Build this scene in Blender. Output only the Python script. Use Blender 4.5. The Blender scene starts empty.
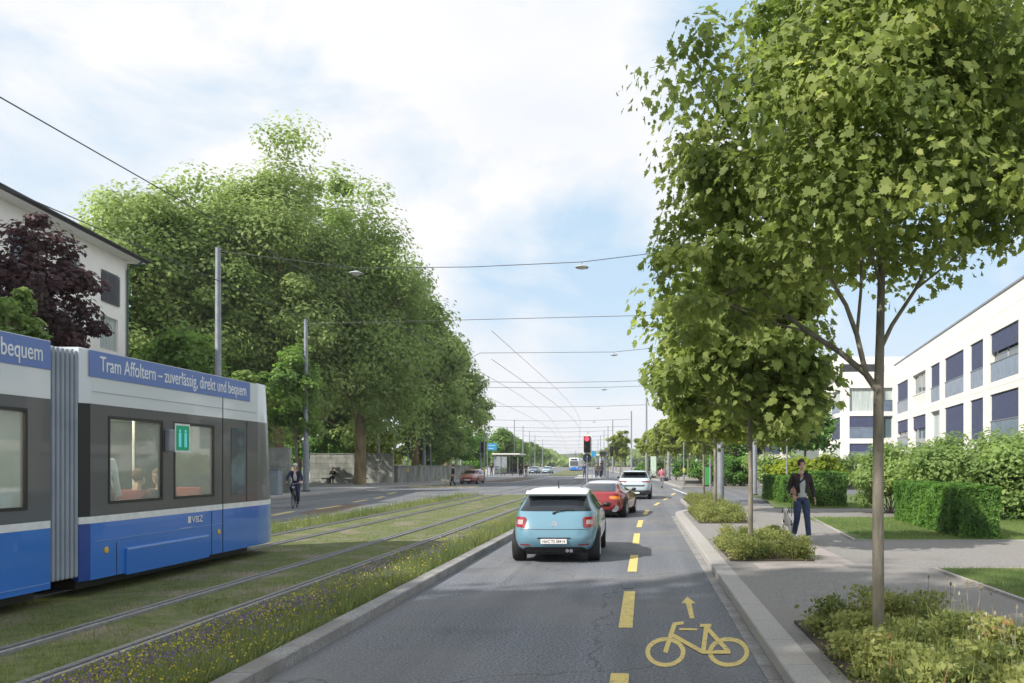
import bpy, bmesh, math, random
import numpy as np
from mathutils import Vector, Matrix, Euler
from mathutils.bvhtree import BVHTree
from mathutils.geometry import delaunay_2d_cdt

random.seed(7)
RNG = np.random.default_rng(11)
R = math.radians
S = bpy.context.scene
COL = S.collection

# ------------------------------------------------------------ camera
EYE = 1.8; F = 850.0; VX = 641.0; HY = 464.0
cd = bpy.data.cameras.new('camera'); cam = bpy.data.objects.new('camera', cd); COL.objects.link(cam)
cam.location = (0, 0, EYE); cam.rotation_euler = (R(90), 0, 0)
cd.lens = F / 1024 * 36; cd.sensor_width = 36
cd.shift_x = -(VX - 512) / 1024; cd.shift_y = (HY - 341.5) / 1024
cd.clip_start = 0.1; cd.clip_end = 6000
S.camera = cam

# ------------------------------------------------------------ world, sun, exposure
SUN_EL = 40.0; SUN_AZ = 233.0          # azimuth of the sun, clockwise from +Y
S.view_settings.view_transform = 'Standard'; S.view_settings.look = 'None'
S.view_settings.exposure = 0.55; S.view_settings.gamma = 1.0
w = bpy.data.worlds.new('World'); S.world = w; w.use_nodes = True
nt = w.node_tree; nt.nodes.clear()
def N(t, **k):
    n = nt.nodes.new(t)
    for a, b in k.items(): setattr(n, a, b)
    return n
sky = N('ShaderNodeTexSky', sky_type='NISHITA', sun_disc=False)
sky.sun_elevation = R(SUN_EL); sky.sun_rotation = R(SUN_AZ)
sky.air_density = 1.0; sky.dust_density = 1.0; sky.ozone_density = 1.6
tc = N('ShaderNodeTexCoord')
def M2(op, a, b=None, clamp=False):
    n = N('ShaderNodeMath', operation=op, use_clamp=clamp)
    for i, v in enumerate((a, b)):
        if v is None: continue
        if isinstance(v, (int, float)): n.inputs[i].default_value = v
        else: nt.links.new(v, n.inputs[i])
    return n.outputs[0]
mp = N('ShaderNodeMapping'); mp.inputs['Scale'].default_value = (1.0, 1.0, 1.7)
mp.inputs['Location'].default_value = (0.35, 0.1, 0.2)
nt.links.new(tc.outputs['Generated'], mp.inputs['Vector'])
nz = N('ShaderNodeTexNoise'); nz.inputs['Scale'].default_value = 4.2; nz.inputs['Detail'].default_value = 9
nz.inputs['Roughness'].default_value = 0.58; nz.inputs['Distortion'].default_value = 0.25
nt.links.new(mp.outputs[0], nz.inputs['Vector'])
cover = M2('MULTIPLY_ADD', nz.outputs['Fac'], 4.4); cover.node.inputs[2].default_value = -1.32
def dirv(px, py):
    v = Vector(((px - VX) / F, 1, (HY - py) / F)); v.normalize(); return v
def blob(px, py, rad, amt):
    global cover
    vd = N('ShaderNodeVectorMath', operation='DISTANCE')
    nt.links.new(tc.outputs['Generated'], vd.inputs[0]); vd.inputs[1].default_value = dirv(px, py)
    mr = N('ShaderNodeMapRange', interpolation_type='SMOOTHSTEP')
    mr.inputs['From Min'].default_value = 0; mr.inputs['From Max'].default_value = rad
    mr.inputs['To Min'].default_value = amt; mr.inputs['To Max'].default_value = 0
    nt.links.new(vd.outputs['Value'], mr.inputs['Value'])
    cover = M2('SUBTRACT', cover, mr.outputs[0])
for b in ((590, 220, .16, .95), (585, 320, .16, 1.1), (440, 200, .20, .4), (190, 150, .2, .35), (60, 200, .12, .3), (720, -20, .17, 1.1), (960, 280, .25, 1.1),
          (470, 290, .10, .8), (660, 330, .12, .9), (330, 60, .4, -.3), (520, 80, .25, -.45), (540, 370, .09, -.35), (600, 400, .15, -.5)): blob(*b)
cover = M2('MINIMUM', M2('MAXIMUM', cover, 0.0), 1.0)
# thin haze of cloud along the horizon
sp = N('ShaderNodeSeparateXYZ'); nt.links.new(tc.outputs['Generated'], sp.inputs[0])
hz = N('ShaderNodeMapRange', interpolation_type='SMOOTHSTEP'); hz.inputs['From Min'].default_value = 0.0; hz.inputs['From Max'].default_value = 0.22
hz.inputs['To Min'].default_value = 0.8; hz.inputs['To Max'].default_value = 0.0
nt.links.new(sp.outputs['Z'], hz.inputs['Value'])
cover = M2('MAXIMUM', cover, hz.outputs[0])
# cloud tone: soft grey mottling
nz2 = N('ShaderNodeTexNoise'); nz2.inputs['Scale'].default_value = 5.0; nz2.inputs['Detail'].default_value = 6
nt.links.new(mp.outputs[0], nz2.inputs['Vector'])
cr = N('ShaderNodeMapRange'); cr.inputs['From Min'].default_value = .35; cr.inputs['From Max'].default_value = .62
cr.inputs['To Min'].default_value = 0.0; cr.inputs['To Max'].default_value = 1.0
nt.links.new(nz2.outputs['Fac'], cr.inputs['Value'])
cc = N('ShaderNodeMix', data_type='RGBA'); cc.inputs['A'].default_value = (5.8, 6.0, 6.35, 1); cc.inputs['B'].default_value = (6.45, 6.45, 6.5, 1)
nt.links.new(cr.outputs[0], cc.inputs['Factor'])
# thin veil brightens the blue
bl = N('ShaderNodeMix', data_type='RGBA'); bl.inputs['Factor'].default_value = 0.85; bl.inputs['B'].default_value = (3.85, 5.15, 6.35, 1)
nt.links.new(sky.outputs[0], bl.inputs['A'])
mx = N('ShaderNodeMix', data_type='RGBA')
nt.links.new(cover, mx.inputs['Factor']); nt.links.new(bl.outputs['Result'], mx.inputs['A']); nt.links.new(cc.outputs['Result'], mx.inputs['B'])
bg = N('ShaderNodeBackground'); bg.inputs['Strength'].default_value = 0.108
out = N('ShaderNodeOutputWorld')
nt.links.new(mx.outputs['Result'], bg.inputs['Color']); nt.links.new(bg.outputs[0], out.inputs[0])

sl = bpy.data.lights.new('sun', 'SUN'); so = bpy.data.objects.new('sun', sl); COL.objects.link(so)
sl.energy = 4.3; sl.angle = R(0.6); sl.color = (1.0, 0.94, 0.86)
sd = Vector((math.sin(R(SUN_AZ)) * math.cos(R(SUN_EL)), math.cos(R(SUN_AZ)) * math.cos(R(SUN_EL)), math.sin(R(SUN_EL))))
so.rotation_euler = sd.to_track_quat('Z', 'Y').to_euler(); so.location = (-30, -10, 40)

# ------------------------------------------------------------ helpers
def G(px, py, z=0.0):
    d = (EYE - z) * F / (py - HY)
    return Vector(((px - VX) * d / F, d, z))
def P(px, py, d):
    return Vector(((px - VX) * d / F, d, EYE + (HY - py) * d / F))

def material(name, color, rough=0.8, metal=0.0, color2=None, scale=8.0, bump=0.0, bscale=None, detail=4, coat=0.0, spec=0.5, stretch=None, contrast=(0.35, 0.65), third=None):
    m = bpy.data.materials.new(name); m.use_nodes = True
    t = m.node_tree; b = t.nodes['Principled BSDF']
    b.inputs['Base Color'].default_value = (*color, 1); b.inputs['Roughness'].default_value = rough
    b.inputs['Metallic'].default_value = metal; b.inputs['Coat Weight'].default_value = coat
    b.inputs['Specular IOR Level'].default_value = spec
    co = t.nodes.new('ShaderNodeTexCoord'); geo = co.outputs['Object']
    if stretch:
        mpn = t.nodes.new('ShaderNodeMapping'); mpn.inputs['Scale'].default_value = stretch
        t.links.new(geo, mpn.inputs['Vector']); geo = mpn.outputs[0]
    if color2 is None: color2 = tuple(c * 0.86 for c in color)
    n = t.nodes.new('ShaderNodeTexNoise'); n.inputs['Scale'].default_value = scale; n.inputs['Detail'].default_value = detail
    t.links.new(geo, n.inputs['Vector'])
    r = t.nodes.new('ShaderNodeValToRGB'); r.color_ramp.elements[0].position = contrast[0]; r.color_ramp.elements[1].position = contrast[1]
    r.color_ramp.elements[0].color = (*color2, 1); r.color_ramp.elements[1].color = (*color, 1)
    t.links.new(n.outputs['Fac'], r.inputs['Fac']); last = r.outputs[0]
    if third:
        c3, s3, lo, hi = third
        n3 = t.nodes.new('ShaderNodeTexNoise'); n3.inputs['Scale'].default_value = s3; n3.inputs['Detail'].default_value = 5
        t.links.new(geo, n3.inputs['Vector'])
        mr = t.nodes.new('ShaderNodeMapRange'); mr.inputs['From Min'].default_value = lo; mr.inputs['From Max'].default_value = hi
        t.links.new(n3.outputs['Fac'], mr.inputs['Value'])
        mix = t.nodes.new('ShaderNodeMix'); mix.data_type = 'RGBA'; mix.inputs['B'].default_value = (*c3, 1)
        t.links.new(mr.outputs[0], mix.inputs['Factor']); t.links.new(last, mix.inputs['A']); last = mix.outputs['Result']
    t.links.new(last, b.inputs['Base Color'])
    if bump:
        n2 = t.nodes.new('ShaderNodeTexNoise'); n2.inputs['Scale'].default_value = bscale or scale * 3; n2.inputs['Detail'].default_value = 3
        t.links.new(geo, n2.inputs['Vector'])
        bp = t.nodes.new('ShaderNodeBump'); bp.inputs['Strength'].default_value = bump; bp.inputs['Distance'].default_value = 0.02
        t.links.new(n2.outputs['Fac'], bp.inputs['Height']); t.links.new(bp.outputs[0], b.inputs['Normal'])
    return m

def leafmat(name, dark, light, trans=0.35, rough=0.55, hue3=None):
    m = bpy.data.materials.new(name); m.use_nodes = True
    t = m.node_tree; b = t.nodes['Principled BSDF']; o = t.nodes['Material Output']
    a = t.nodes.new('ShaderNodeAttribute'); a.attribute_name = 'var'
    r = t.nodes.new('ShaderNodeValToRGB'); r.color_ramp.elements[0].color = (*dark, 1); r.color_ramp.elements[1].color = (*light, 1)
    if hue3:
        e = r.color_ramp.elements.new(0.93); e.color = (*light, 1); r.color_ramp.elements[-1].color = (*hue3, 1)
    t.links.new(a.outputs['Fac'], r.inputs['Fac'])
    b.inputs['Roughness'].default_value = rough; b.inputs['Specular IOR Level'].default_value = 0.35
    tr = t.nodes.new('ShaderNodeBsdfTranslucent'); mx = t.nodes.new('ShaderNodeMixShader'); mx.inputs[0].default_value = trans
    hs = t.nodes.new('ShaderNodeHueSaturation'); hs.inputs['Value'].default_value = 1.5; hs.inputs['Saturation'].default_value = 1.1
    t.links.new(r.outputs[0], b.inputs['Base Color']); t.links.new(r.outputs[0], hs.inputs['Color']); t.links.new(hs.outputs[0], tr.inputs['Color'])
    t.links.new(b.outputs[0], mx.inputs[1]); t.links.new(tr.outputs[0], mx.inputs[2]); t.links.new(mx.outputs[0], o.inputs[0])
    return m

def glassmat(name, tint=(0.02, 0.025, 0.03), alpha=1.0, rough=0.05):
    m = bpy.data.materials.new(name); m.use_nodes = True
    t = m.node_tree; b = t.nodes['Principled BSDF']; o = t.nodes['Material Output']
    b.inputs['Base Color'].default_value = (*tint, 1); b.inputs['Roughness'].default_value = rough
    if alpha < 1:
        g = t.nodes.new('ShaderNodeBsdfGlossy'); g.inputs['Roughness'].default_value = 0.02
        tr = t.nodes.new('ShaderNodeBsdfTransparent'); tr.inputs[0].default_value = (*tint, 1)
        mx = t.nodes.new('ShaderNodeMixShader'); fr = t.nodes.new('ShaderNodeLayerWeight'); fr.inputs['Blend'].default_value = 0.12
        mr = t.nodes.new('ShaderNodeMapRange'); mr.inputs['To Min'].default_value = 1 - alpha; mr.inputs['To Max'].default_value = 0.3
        t.links.new(fr.outputs['Fresnel'], mr.inputs['Value'])
        t.links.new(mr.outputs[0], mx.inputs[0]); t.links.new(tr.outputs[0], mx.inputs[1]); t.links.new(g.outputs[0], mx.inputs[2])
        t.links.new(mx.outputs[0], o.inputs[0])
    return m
def emis(name, color, s):
    m = bpy.data.materials.new(name); m.use_nodes = True
    b = m.node_tree.nodes['Principled BSDF']; b.inputs['Base Color'].default_value = (*color, 1)
    b.inputs['Emission Color'].default_value = (*color, 1); b.inputs['Emission Strength'].default_value = s
    return m

def tag(o, label=None, cat=None, group=None, kind=None):
    if label: o['label'] = label
    if cat: o['category'] = cat
    if group: o['group'] = group
    if kind: o['kind'] = kind
    return o
def empty(name, loc=(0, 0, 0), rz=0, label=None, cat=None, group=None):
    o = bpy.data.objects.new(name, None); COL.objects.link(o); o.location = loc; o.rotation_euler = (0, 0, rz)
    o.empty_display_size = 0.2
    return tag(o, label, cat, group)
def copy_tree(o, parent=None):
    c = o.copy(); COL.objects.link(c)
    if parent: c.parent = parent
    for ch in list(o.children): copy_tree(ch, c)
    return c

class MB:
    """collects shapes in one mesh"""
    def __init__(s): s.v = []; s.f = []; s.m = []; s.cur = 0
    def add(s, vs, fs):
        o = len(s.v); s.v += [tuple(v) for v in vs]
        s.f += [tuple(i + o for i in f) for f in fs]; s.m += [s.cur] * len(fs); return s
    def box(s, a, b, bev=0):
        x0, y0, z0 = a; x1, y1, z1 = b
        x0, x1 = min(x0, x1), max(x0, x1); y0, y1 = min(y0, y1), max(y0, y1); z0, z1 = min(z0, z1), max(z0, z1)
        if bev <= 0:
            return s.add([(x0,y0,z0),(x1,y0,z0),(x1,y1,z0),(x0,y1,z0),(x0,y0,z1),(x1,y0,z1),(x1,y1,z1),(x0,y1,z1)],
                         [(0,3,2,1),(4,5,6,7),(0,1,5,4),(1,2,6,5),(2,3,7,6),(3,0,4,7)])
        bm = bmesh.new(); bmesh.ops.create_cube(bm, size=1)
        bmesh.ops.scale(bm, vec=(x1-x0, y1-y0, z1-z0), verts=bm.verts); bmesh.ops.translate(bm, vec=((x0+x1)/2, (y0+y1)/2, (z0+z1)/2), verts=bm.verts)
        bmesh.ops.bevel(bm, geom=bm.edges[:], offset=bev, segments=2, affect='EDGES', profile=0.5)
        bm.verts.index_update(); s.add([v.co[:] for v in bm.verts], [[v.index for v in f.verts] for f in bm.faces]); bm.free(); return s
    def tube(s, pts, rad, n=8, cap=True):
        pts = [Vector(p) for p in pts]
        if isinstance(rad, (int, float)): rad = [rad] * len(pts)
        rings = []; up = None; base = len(s.v); vs = []; fs = []
        for i, p in enumerate(pts):
            a = pts[max(i-1, 0)]; b = pts[min(i+1, len(pts)-1)]; t = (b - a)
            t = t.normalized() if t.length > 1e-9 else Vector((0, 0, 1))
            if up is None: up = t.orthogonal().normalized()
            else: up = (up - t * up.dot(t)); up = up.normalized() if up.length > 1e-6 else t.orthogonal().normalized()
            q = t.cross(up)
            for k in range(n):
                an = 2 * math.pi * k / n
                vs.append(p + (up * math.cos(an) + q * math.sin(an)) * rad[i])
        for i in range(len(pts) - 1):
            for k in range(n):
                k2 = (k + 1) % n; fs.append((i*n+k, i*n+k2, (i+1)*n+k2, (i+1)*n+k))
        if cap: fs.append(tuple(range(n))[::-1]); fs.append(tuple((len(pts)-1)*n + k for k in range(n)))
        return s.add(vs, fs)
    def lathe(s, prof, c=(0, 0, 0), n=16, axis='z'):
        vs = []; fs = []
        for r, h in prof:
            for k in range(n):
                a = 2 * math.pi * k / n; x, y = r * math.cos(a), r * math.sin(a)
                v = (x, y, h) if axis == 'z' else ((h, x, y) if axis == 'x' else (x, h, y))
                vs.append((v[0]+c[0], v[1]+c[1], v[2]+c[2]))
        for i in range(len(prof) - 1):
            for k in range(n):
                k2 = (k+1) % n; fs.append((i*n+k, i*n+k2, (i+1)*n+k2, (i+1)*n+k))
        fs.append(tuple(range(n))[::-1]); fs.append(tuple((len(prof)-1)*n+k for k in range(n)))
        return s.add(vs, fs)
    def ell(s, c, r, n=14, m=9, rot=None):
        vs = []; fs = []
        for i in range(1, m):
            th = math.pi * i / m
            for k in range(n):
                a = 2*math.pi*k/n
                v = Vector((r[0]*math.sin(th)*math.cos(a), r[1]*math.sin(th)*math.sin(a), r[2]*math.cos(th)))
                if rot: v = rot @ v
                vs.append(v + Vector(c))
        tp = Vector((0,0,r[2])); bt = Vector((0,0,-r[2]))
        if rot: tp = rot @ tp; bt = rot @ bt
        vs.append(tp + Vector(c)); vs.append(bt + Vector(c)); T = len(vs)-2; B = T+1
        for i in range(m-2):
            for k in range(n):
                k2 = (k+1) % n; fs.append((i*n+k, (i+1)*n+k, (i+1)*n+k2, i*n+k2))
        for k in range(n):
            k2 = (k+1) % n; fs.append((T, k, k2)); fs.append((B, (m-2)*n+k2, (m-2)*n+k))
        return s.add(vs, fs)
    def prism(s, pts, z0, z1):
        n = len(pts); vs = [(x, y, z0) for x, y in pts] + [(x, y, z1) for x, y in pts]
        return s.add(vs, [tuple(range(n))[::-1], tuple(range(n, 2*n))] + [(i, (i+1) % n, n+(i+1) % n, n+i) for i in range(n)])
    def sheet(s, pts, z):
        return s.add([(p[0], p[1], z) for p in pts], [tuple(range(len(pts)))])
    def build(s, name, mat, parent=None, smooth=False, fix=True):
        me = bpy.data.meshes.new(name); me.from_pydata(s.v, [], s.f); me.update()
        mats = mat if isinstance(mat, (list, tuple)) else [mat]
        for q in mats: me.materials.append(q)
        if len(mats) > 1: me.polygons.foreach_set('material_index', s.m)
        if fix:
            bm = bmesh.new(); bm.from_mesh(me); bmesh.ops.recalc_face_normals(bm, faces=bm.faces); bm.to_mesh(me); bm.free()
        if smooth:
            me.polygons.foreach_set('use_smooth', [True] * len(me.polygons))
            try: me.set_sharp_from_angle(angle=R(40))
            except Exception: pass
        o = bpy.data.objects.new(name, me); COL.objects.link(o)
        if parent: o.parent = parent
        return o

def text_mesh(name, body, size, mat, parent, M, width=None, extrude=0.002):
    cu = bpy.data.curves.new(name, 'FONT'); cu.body = body; cu.size = size; cu.extrude = extrude; cu.align_x = 'LEFT'; cu.offset = size * 0.004
    o = bpy.data.objects.new(name, cu); COL.objects.link(o)
    dg = bpy.context.evaluated_depsgraph_get(); me = bpy.data.meshes.new_from_object(o.evaluated_get(dg))
    bpy.data.objects.remove(o)
    xs = [v.co.x for v in me.vertices]; wd = max(xs) - min(xs)
    if width: me.transform(Matrix.Translation((-min(xs), 0, 0))); me.transform(Matrix.Diagonal((width / wd, 1, 1, 1)))
    me.transform(M); me.materials.clear(); me.materials.append(mat)
    r = bpy.data.objects.new(name, me); COL.objects.link(r); r.parent = parent
    return r

# ---- foliage
RH = np.array([(0, -.5, 0), (.32, 0, .06), (0, .5, 0), (-.32, 0, .06)])
MAPLE = np.array([(0,-.45,0),(.12,-.36,.03),(.36,-.30,.10),(.30,-.12,.07),(.46,.06,.15),(.24,.14,.05),(.26,.34,.06),(.08,.32,.0),(0,.62,-.06),
                  (-.08,.32,.0),(-.24,.30,.06),(-.22,.12,.05),(-.44,.10,.15),(-.28,-.10,.07),(-.38,-.28,.10),(-.12,-.36,.03)])
BLADE = np.array([(-.04, 0, 0), (.04, 0, 0), (0, 1, .12)])
def norm(a): return a / (np.linalg.norm(a, axis=1, keepdims=True) + 1e-9)
def leaves(name, C, Nn, size, var, mat, parent=None, tpl=RH, up=None):
    n = len(C); k = len(tpl); Nn = norm(Nn)
    t = RNG.normal(size=(n, 3)) if up is None else up
    B = norm(t - Nn * (t * Nn).sum(1, keepdims=True)); T = np.cross(B, Nn)
    sz = (np.ones(n) * size)[:, None]
    V = np.empty((n, k, 3))
    for i, (a, b, c) in enumerate(tpl): V[:, i] = C + sz * (a * T + b * B + c * Nn)
    me = bpy.data.meshes.new(name); me.vertices.add(n*k); me.vertices.foreach_set('co', V.astype(np.float32).ravel())
    me.loops.add(n*k); me.loops.foreach_set('vertex_index', np.arange(n*k, dtype=np.int32))
    me.polygons.add(n); me.polygons.foreach_set('loop_start', np.arange(0, n*k, k, dtype=np.int32))
    me.polygons.foreach_set('loop_total', np.full(n, k, dtype=np.int32))
    at = me.attributes.new('var', 'FLOAT', 'FACE'); at.data.foreach_set('value', np.clip(var, 0, 1).astype(np.float32))
    me.update(calc_edges=True); me.validate()
    me.materials.append(mat)
    o = bpy.data.objects.new(name, me); COL.objects.link(o)
    if parent: o.parent = parent
    return o
def rdir(n): return norm(RNG.normal(size=(n, 3)))
def crown_points(c, r, nclump, nleaf, crf=0.3, flat=0.75, inner=0.45, cone=0.0, lumpy=1.0):
    """clumps spread through an ellipsoid; returns leaf centres, normals, clump value, clump centres"""
    d = rdir(nclump); rr = (inner + (1 - inner) * RNG.random(nclump) ** 0.6)
    if cone: pass
    r = np.array(r, float); c = np.array(c, float)
    lump = 1 + lumpy * (0.16 * np.sin(d[:, 0] * 5 + c[0]) + 0.13 * np.sin(d[:, 2] * 7 + c[1]) + 0.08 * RNG.normal(size=nclump))
    cc_ = d * (rr * lump)[:, None]
    if cone: cc_[:, :2] *= (1 - cone * np.clip(cc_[:, 2:3], -1, 1))
    cc_ = c + cc_ * r * (1 - crf * 0.6)
    rc = crf * r.min() * (0.6 + 0.8 * RNG.random(nclump))
    idx = RNG.integers(0, nclump, nleaf)
    dl = rdir(nleaf); rl = RNG.random(nleaf) ** 0.45
    pos = cc_[idx] + dl * (rl * rc[idx])[:, None] * np.array([1.15, 1.15, flat])
    nn = dl * 0.9 + np.array([0, 0, .75]) + rdir(nleaf) * 0.75 + norm(cc_[idx] - c) * 0.3
    var = RNG.random(nclump)[idx] * 0.6 + RNG.random(nleaf) * 0.4
    return pos, nn, var, cc_
def limb(a, b, r0, r1, mb, wob=0.12, n=6, sides=7):
    a = Vector(a); b = Vector(b); L = (b - a).length; pts = []; rs = []
    m = a.lerp(b, 0.5) + Vector((random.uniform(-1, 1), random.uniform(-1, 1), -0.4 * random.random())) * L * wob
    for i in range(n + 1):
        t = i / n; pts.append(a.lerp(m, t).lerp(m.lerp(b, t), t)); rs.append(r0 + (r1 - r0) * t)
    mb.tube(pts, rs, sides); return pts
def tree(name, label, cat, base, H, cr, cz0, trunk_r, nclump, nleaf, lsize, lm, bark, group=None, tpl=RH, crf=0.3, offs=(0, 0), nb=18, cone=0.0, ry=None, inner=.45, trunk_pts=None):
    root = empty(name, base, 0, label, cat, group)
    c = (offs[0], offs[1], (H + cz0) / 2); r = (cr, ry or cr, (H - cz0) / 2)
    pos, nn, var, cl = crown_points(c, r, nclump, nleaf, crf, cone=cone, inner=inner)
    k = RNG.random(nleaf) ; up = None
    leaves('crown', pos, nn, lsize * (0.65 + 0.7 * k), var, lm, root, tpl)
    mb = MB()
    fz = cz0 + (H - cz0) * 0.12
    top = Vector((offs[0]*.6, offs[1]*.6, cz0 + (H - cz0) * 0.72))
    w = trunk_r * .5
    pts = [Vector((0, 0, -0.05)), Vector((0, 0, .25)), Vector((w*.2, 0, fz*.5)), Vector((-w*.2, w*.1, fz)), Vector((offs[0]*.3, offs[1]*.3, (fz+top.z)/2)), top]
    mb.tube(pts, [trunk_r*1.25, trunk_r, trunk_r*.88, trunk_r*.8, trunk_r*.45, trunk_r*.12], 12)
    order = sorted(range(len(cl)), key=lambda i: random.random())[:nb]
    for i in order:
        e = Vector(cl[i]); s0 = pts[3].lerp(top, min(.75, max(0, random.random()*.7)))
        if e.z < s0.z: s0 = pts[3]
        p = limb(s0, e, trunk_r*random.uniform(.22, .38), trunk_r*.05, mb)
        for q in range(2):
            j = int(RNG.integers(0, len(cl))); 
            if (Vector(cl[j]) - p[3]).length < cr * .8: limb(p[3], cl[j], trunk_r*.12, trunk_r*.04, mb, sides=5)
    mb.build('trunk', bark, root, smooth=True)
    return root
def shrub(name, label, cat, base, r, n, lsize, lm, group=None, nclump=24, twig=None, lift=0.5):
    root = empty(name, base, 0, label, cat, group)
    pos, nn, var, cl = crown_points((0, 0, r[2] * lift + r[2] * .5), r, nclump, n, 0.4, inner=.3)
    keep = pos[:, 2] > 0.02
    leaves('foliage', pos[keep], nn[keep], lsize * (0.6 + 0.8 * RNG.random(keep.sum())), var[keep], lm, root)
    mb = MB()
    for i in range(min(9, len(cl))): limb((random.uniform(-.1, .1), random.uniform(-.1, .1), 0), cl[i], .025, .008, mb, sides=5)
    mb.build('stems', twig or BARK, root)
    return root
def spline(y, tab):
    """monotone-ish linear table lookup"""
    xs = [a for a, _ in tab]; ys = [b for _, b in tab]
    return float(np.interp(y, xs, ys))

# ------------------------------------------------------------ materials
ASPH = material('asphalt', (.21, .225, .25), .85, color2=(.078, .085, .103), scale=38, detail=3, bump=.6, bscale=80, contrast=(.38, .64), third=((.19, .188, .184), .35, .45, .7))
def wear(mat):
    t = mat.node_tree; b = t.nodes['Principled BSDF']; src = b.inputs['Base Color'].links[0].from_socket; co = t.nodes.new('ShaderNodeTexCoord')
    mp_ = t.nodes.new('ShaderNodeMapping'); mp_.inputs['Scale'].default_value = (1.6, .05, 1); t.links.new(co.outputs['Object'], mp_.inputs['Vector'])
    n = t.nodes.new('ShaderNodeTexNoise'); n.inputs['Scale'].default_value = 1.0; n.inputs['Detail'].default_value = 5; t.links.new(mp_.outputs[0], n.inputs['Vector'])
    r = t.nodes.new('ShaderNodeMapRange'); r.inputs['From Min'].default_value = .3; r.inputs['From Max'].default_value = .7; r.inputs['To Min'].default_value = .78; r.inputs['To Max'].default_value = 1.16; t.links.new(n.outputs['Fac'], r.inputs['Value'])
    v = t.nodes.new('ShaderNodeTexVoronoi'); v.feature = 'DISTANCE_TO_EDGE'; v.inputs['Scale'].default_value = .22
    nn_ = t.nodes.new('ShaderNodeTexNoise'); nn_.inputs['Scale'].default_value = 1.4; nn_.inputs['Detail'].default_value = 6; t.links.new(co.outputs['Object'], nn_.inputs['Vector'])
    ad = t.nodes.new('ShaderNodeVectorMath'); ad.operation = 'ADD'; t.links.new(co.outputs['Object'], ad.inputs[0]); t.links.new(nn_.outputs['Color'], ad.inputs[1]); t.links.new(ad.outputs[0], v.inputs['Vector'])
    c = t.nodes.new('ShaderNodeMapRange'); c.inputs['From Min'].default_value = .0; c.inputs['From Max'].default_value = .005; c.inputs['To Min'].default_value = .55; c.inputs['To Max'].default_value = 1; t.links.new(v.outputs['Distance'], c.inputs['Value'])
    n4 = t.nodes.new('ShaderNodeTexNoise'); n4.inputs['Scale'].default_value = .5; n4.inputs['Detail'].default_value = 8; t.links.new(co.outputs['Object'], n4.inputs['Vector'])
    r4 = t.nodes.new('ShaderNodeMapRange'); r4.inputs['From Min'].default_value = .28; r4.inputs['From Max'].default_value = .42; r4.inputs['To Min'].default_value = .72; r4.inputs['To Max'].default_value = 1; t.links.new(n4.outputs['Fac'], r4.inputs['Value'])
    m1 = t.nodes.new('ShaderNodeMath'); m1.operation = 'MULTIPLY'; t.links.new(r.outputs[0], m1.inputs[0]); t.links.new(c.outputs[0], m1.inputs[1])
    m2 = t.nodes.new('ShaderNodeMath'); m2.operation = 'MULTIPLY'; t.links.new(m1.outputs[0], m2.inputs[0]); t.links.new(r4.outputs[0], m2.inputs[1])
    sc = t.nodes.new('ShaderNodeVectorMath'); sc.operation = 'SCALE'; t.links.new(src, sc.inputs[0]); t.links.new(m2.outputs[0], sc.inputs['Scale']); t.links.new(sc.outputs[0], b.inputs['Base Color'])
wear(ASPH)
ASPH2 = material('asphalt_walk', (.28, .27, .26), .9, color2=(.16, .155, .15), scale=30, detail=8, bump=.4, bscale=110, contrast=(.3, .7), third=((.22, .205, .19), .6, .45, .65))
BROWN = material('asphalt_brown', (.17, .12, .09), .9, color2=(.11, .085, .07), scale=30, bump=.3)
GRAN = material('granite', (.42, .41, .39), .8, color2=(.28, .27, .26), scale=60, detail=6, bump=.25, bscale=90, third=((.36, .31, .27), 1.2, .5, .7))
GRAN2 = material('granite_setts', (.34, .335, .33), .85, color2=(.2, .2, .2), scale=45, detail=6, bump=.3, bscale=70, third=((.2, .19, .18), 2, .45, .65))
JOINT = material('joint', (.07, .07, .07), .95)
YEL = material('yellow_paint', (.72, .56, .17), .75, color2=(.56, .44, .16), scale=35, detail=6, third=((.2, .18, .13), 14, .56, .72))
WHT = material('white_paint', (.72, .72, .70), .7, color2=(.5, .5, .5), scale=30, detail=6)
GRASS = material('grass_ground', (.13, .155, .05), 1, color2=(.08, .10, .035), scale=7, detail=8, third=((.20, .17, .13), 1.1, .5, .68), bump=.6, bscale=40)
LAWN = material('lawn_ground', (.10, .15, .045), 1, color2=(.065, .11, .03), scale=5, detail=8, bump=.5, bscale=60, third=((.16, .16, .07), 1.2, .5, .7))
SOIL = material('soil', (.06, .045, .03), 1, scale=12, bump=.6)
RAILM = material('rail_steel', (.2, .2, .21), .5, .5, color2=(.12, .12, .13), scale=20)
RAILC = material('rail_concrete', (.27, .28, .29), .8, color2=(.20, .20, .21), scale=15, bump=.3)
STEEL = material('galvanised_steel', (.27, .29, .32), .55, .3, color2=(.21, .23, .26), scale=4)
DARKM = material('dark_metal', (.03, .033, .036), .5, .2)
WIRE = material('wire', (.05, .055, .06), .6, .3)
BARK = material('bark', (.27, .24, .19), .95, color2=(.13, .12, .09), scale=9, bump=.8, bscale=25, stretch=(1, 1, .25))
BARK2 = material('plane_bark', (.30, .23, .13), .95, color2=(.15, .12, .07), scale=3, bump=.6, bscale=12, stretch=(1, 1, .3))
L_PLANE = leafmat('leaf_plane', (.16, .22, .065), (.42, .52, .20), .5)
L_PLANE2 = leafmat('leaf_plane_deep', (.13, .20, .055), (.34, .44, .15), .5)
L_MAPLE = leafmat('leaf_maple', (.10, .15, .038), (.34, .40, .12), .53, hue3=(.46, .46, .15))
L_ROW = leafmat('leaf_row', (.08, .16, .035), (.22, .34, .08), .48)
L_ROWY = leafmat('leaf_row_yellowish', (.13, .18, .03), (.36, .42, .10), .5)
L_PURP = leafmat('leaf_purple', (.03, .016, .018), (.12, .055, .06), .35)
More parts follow.
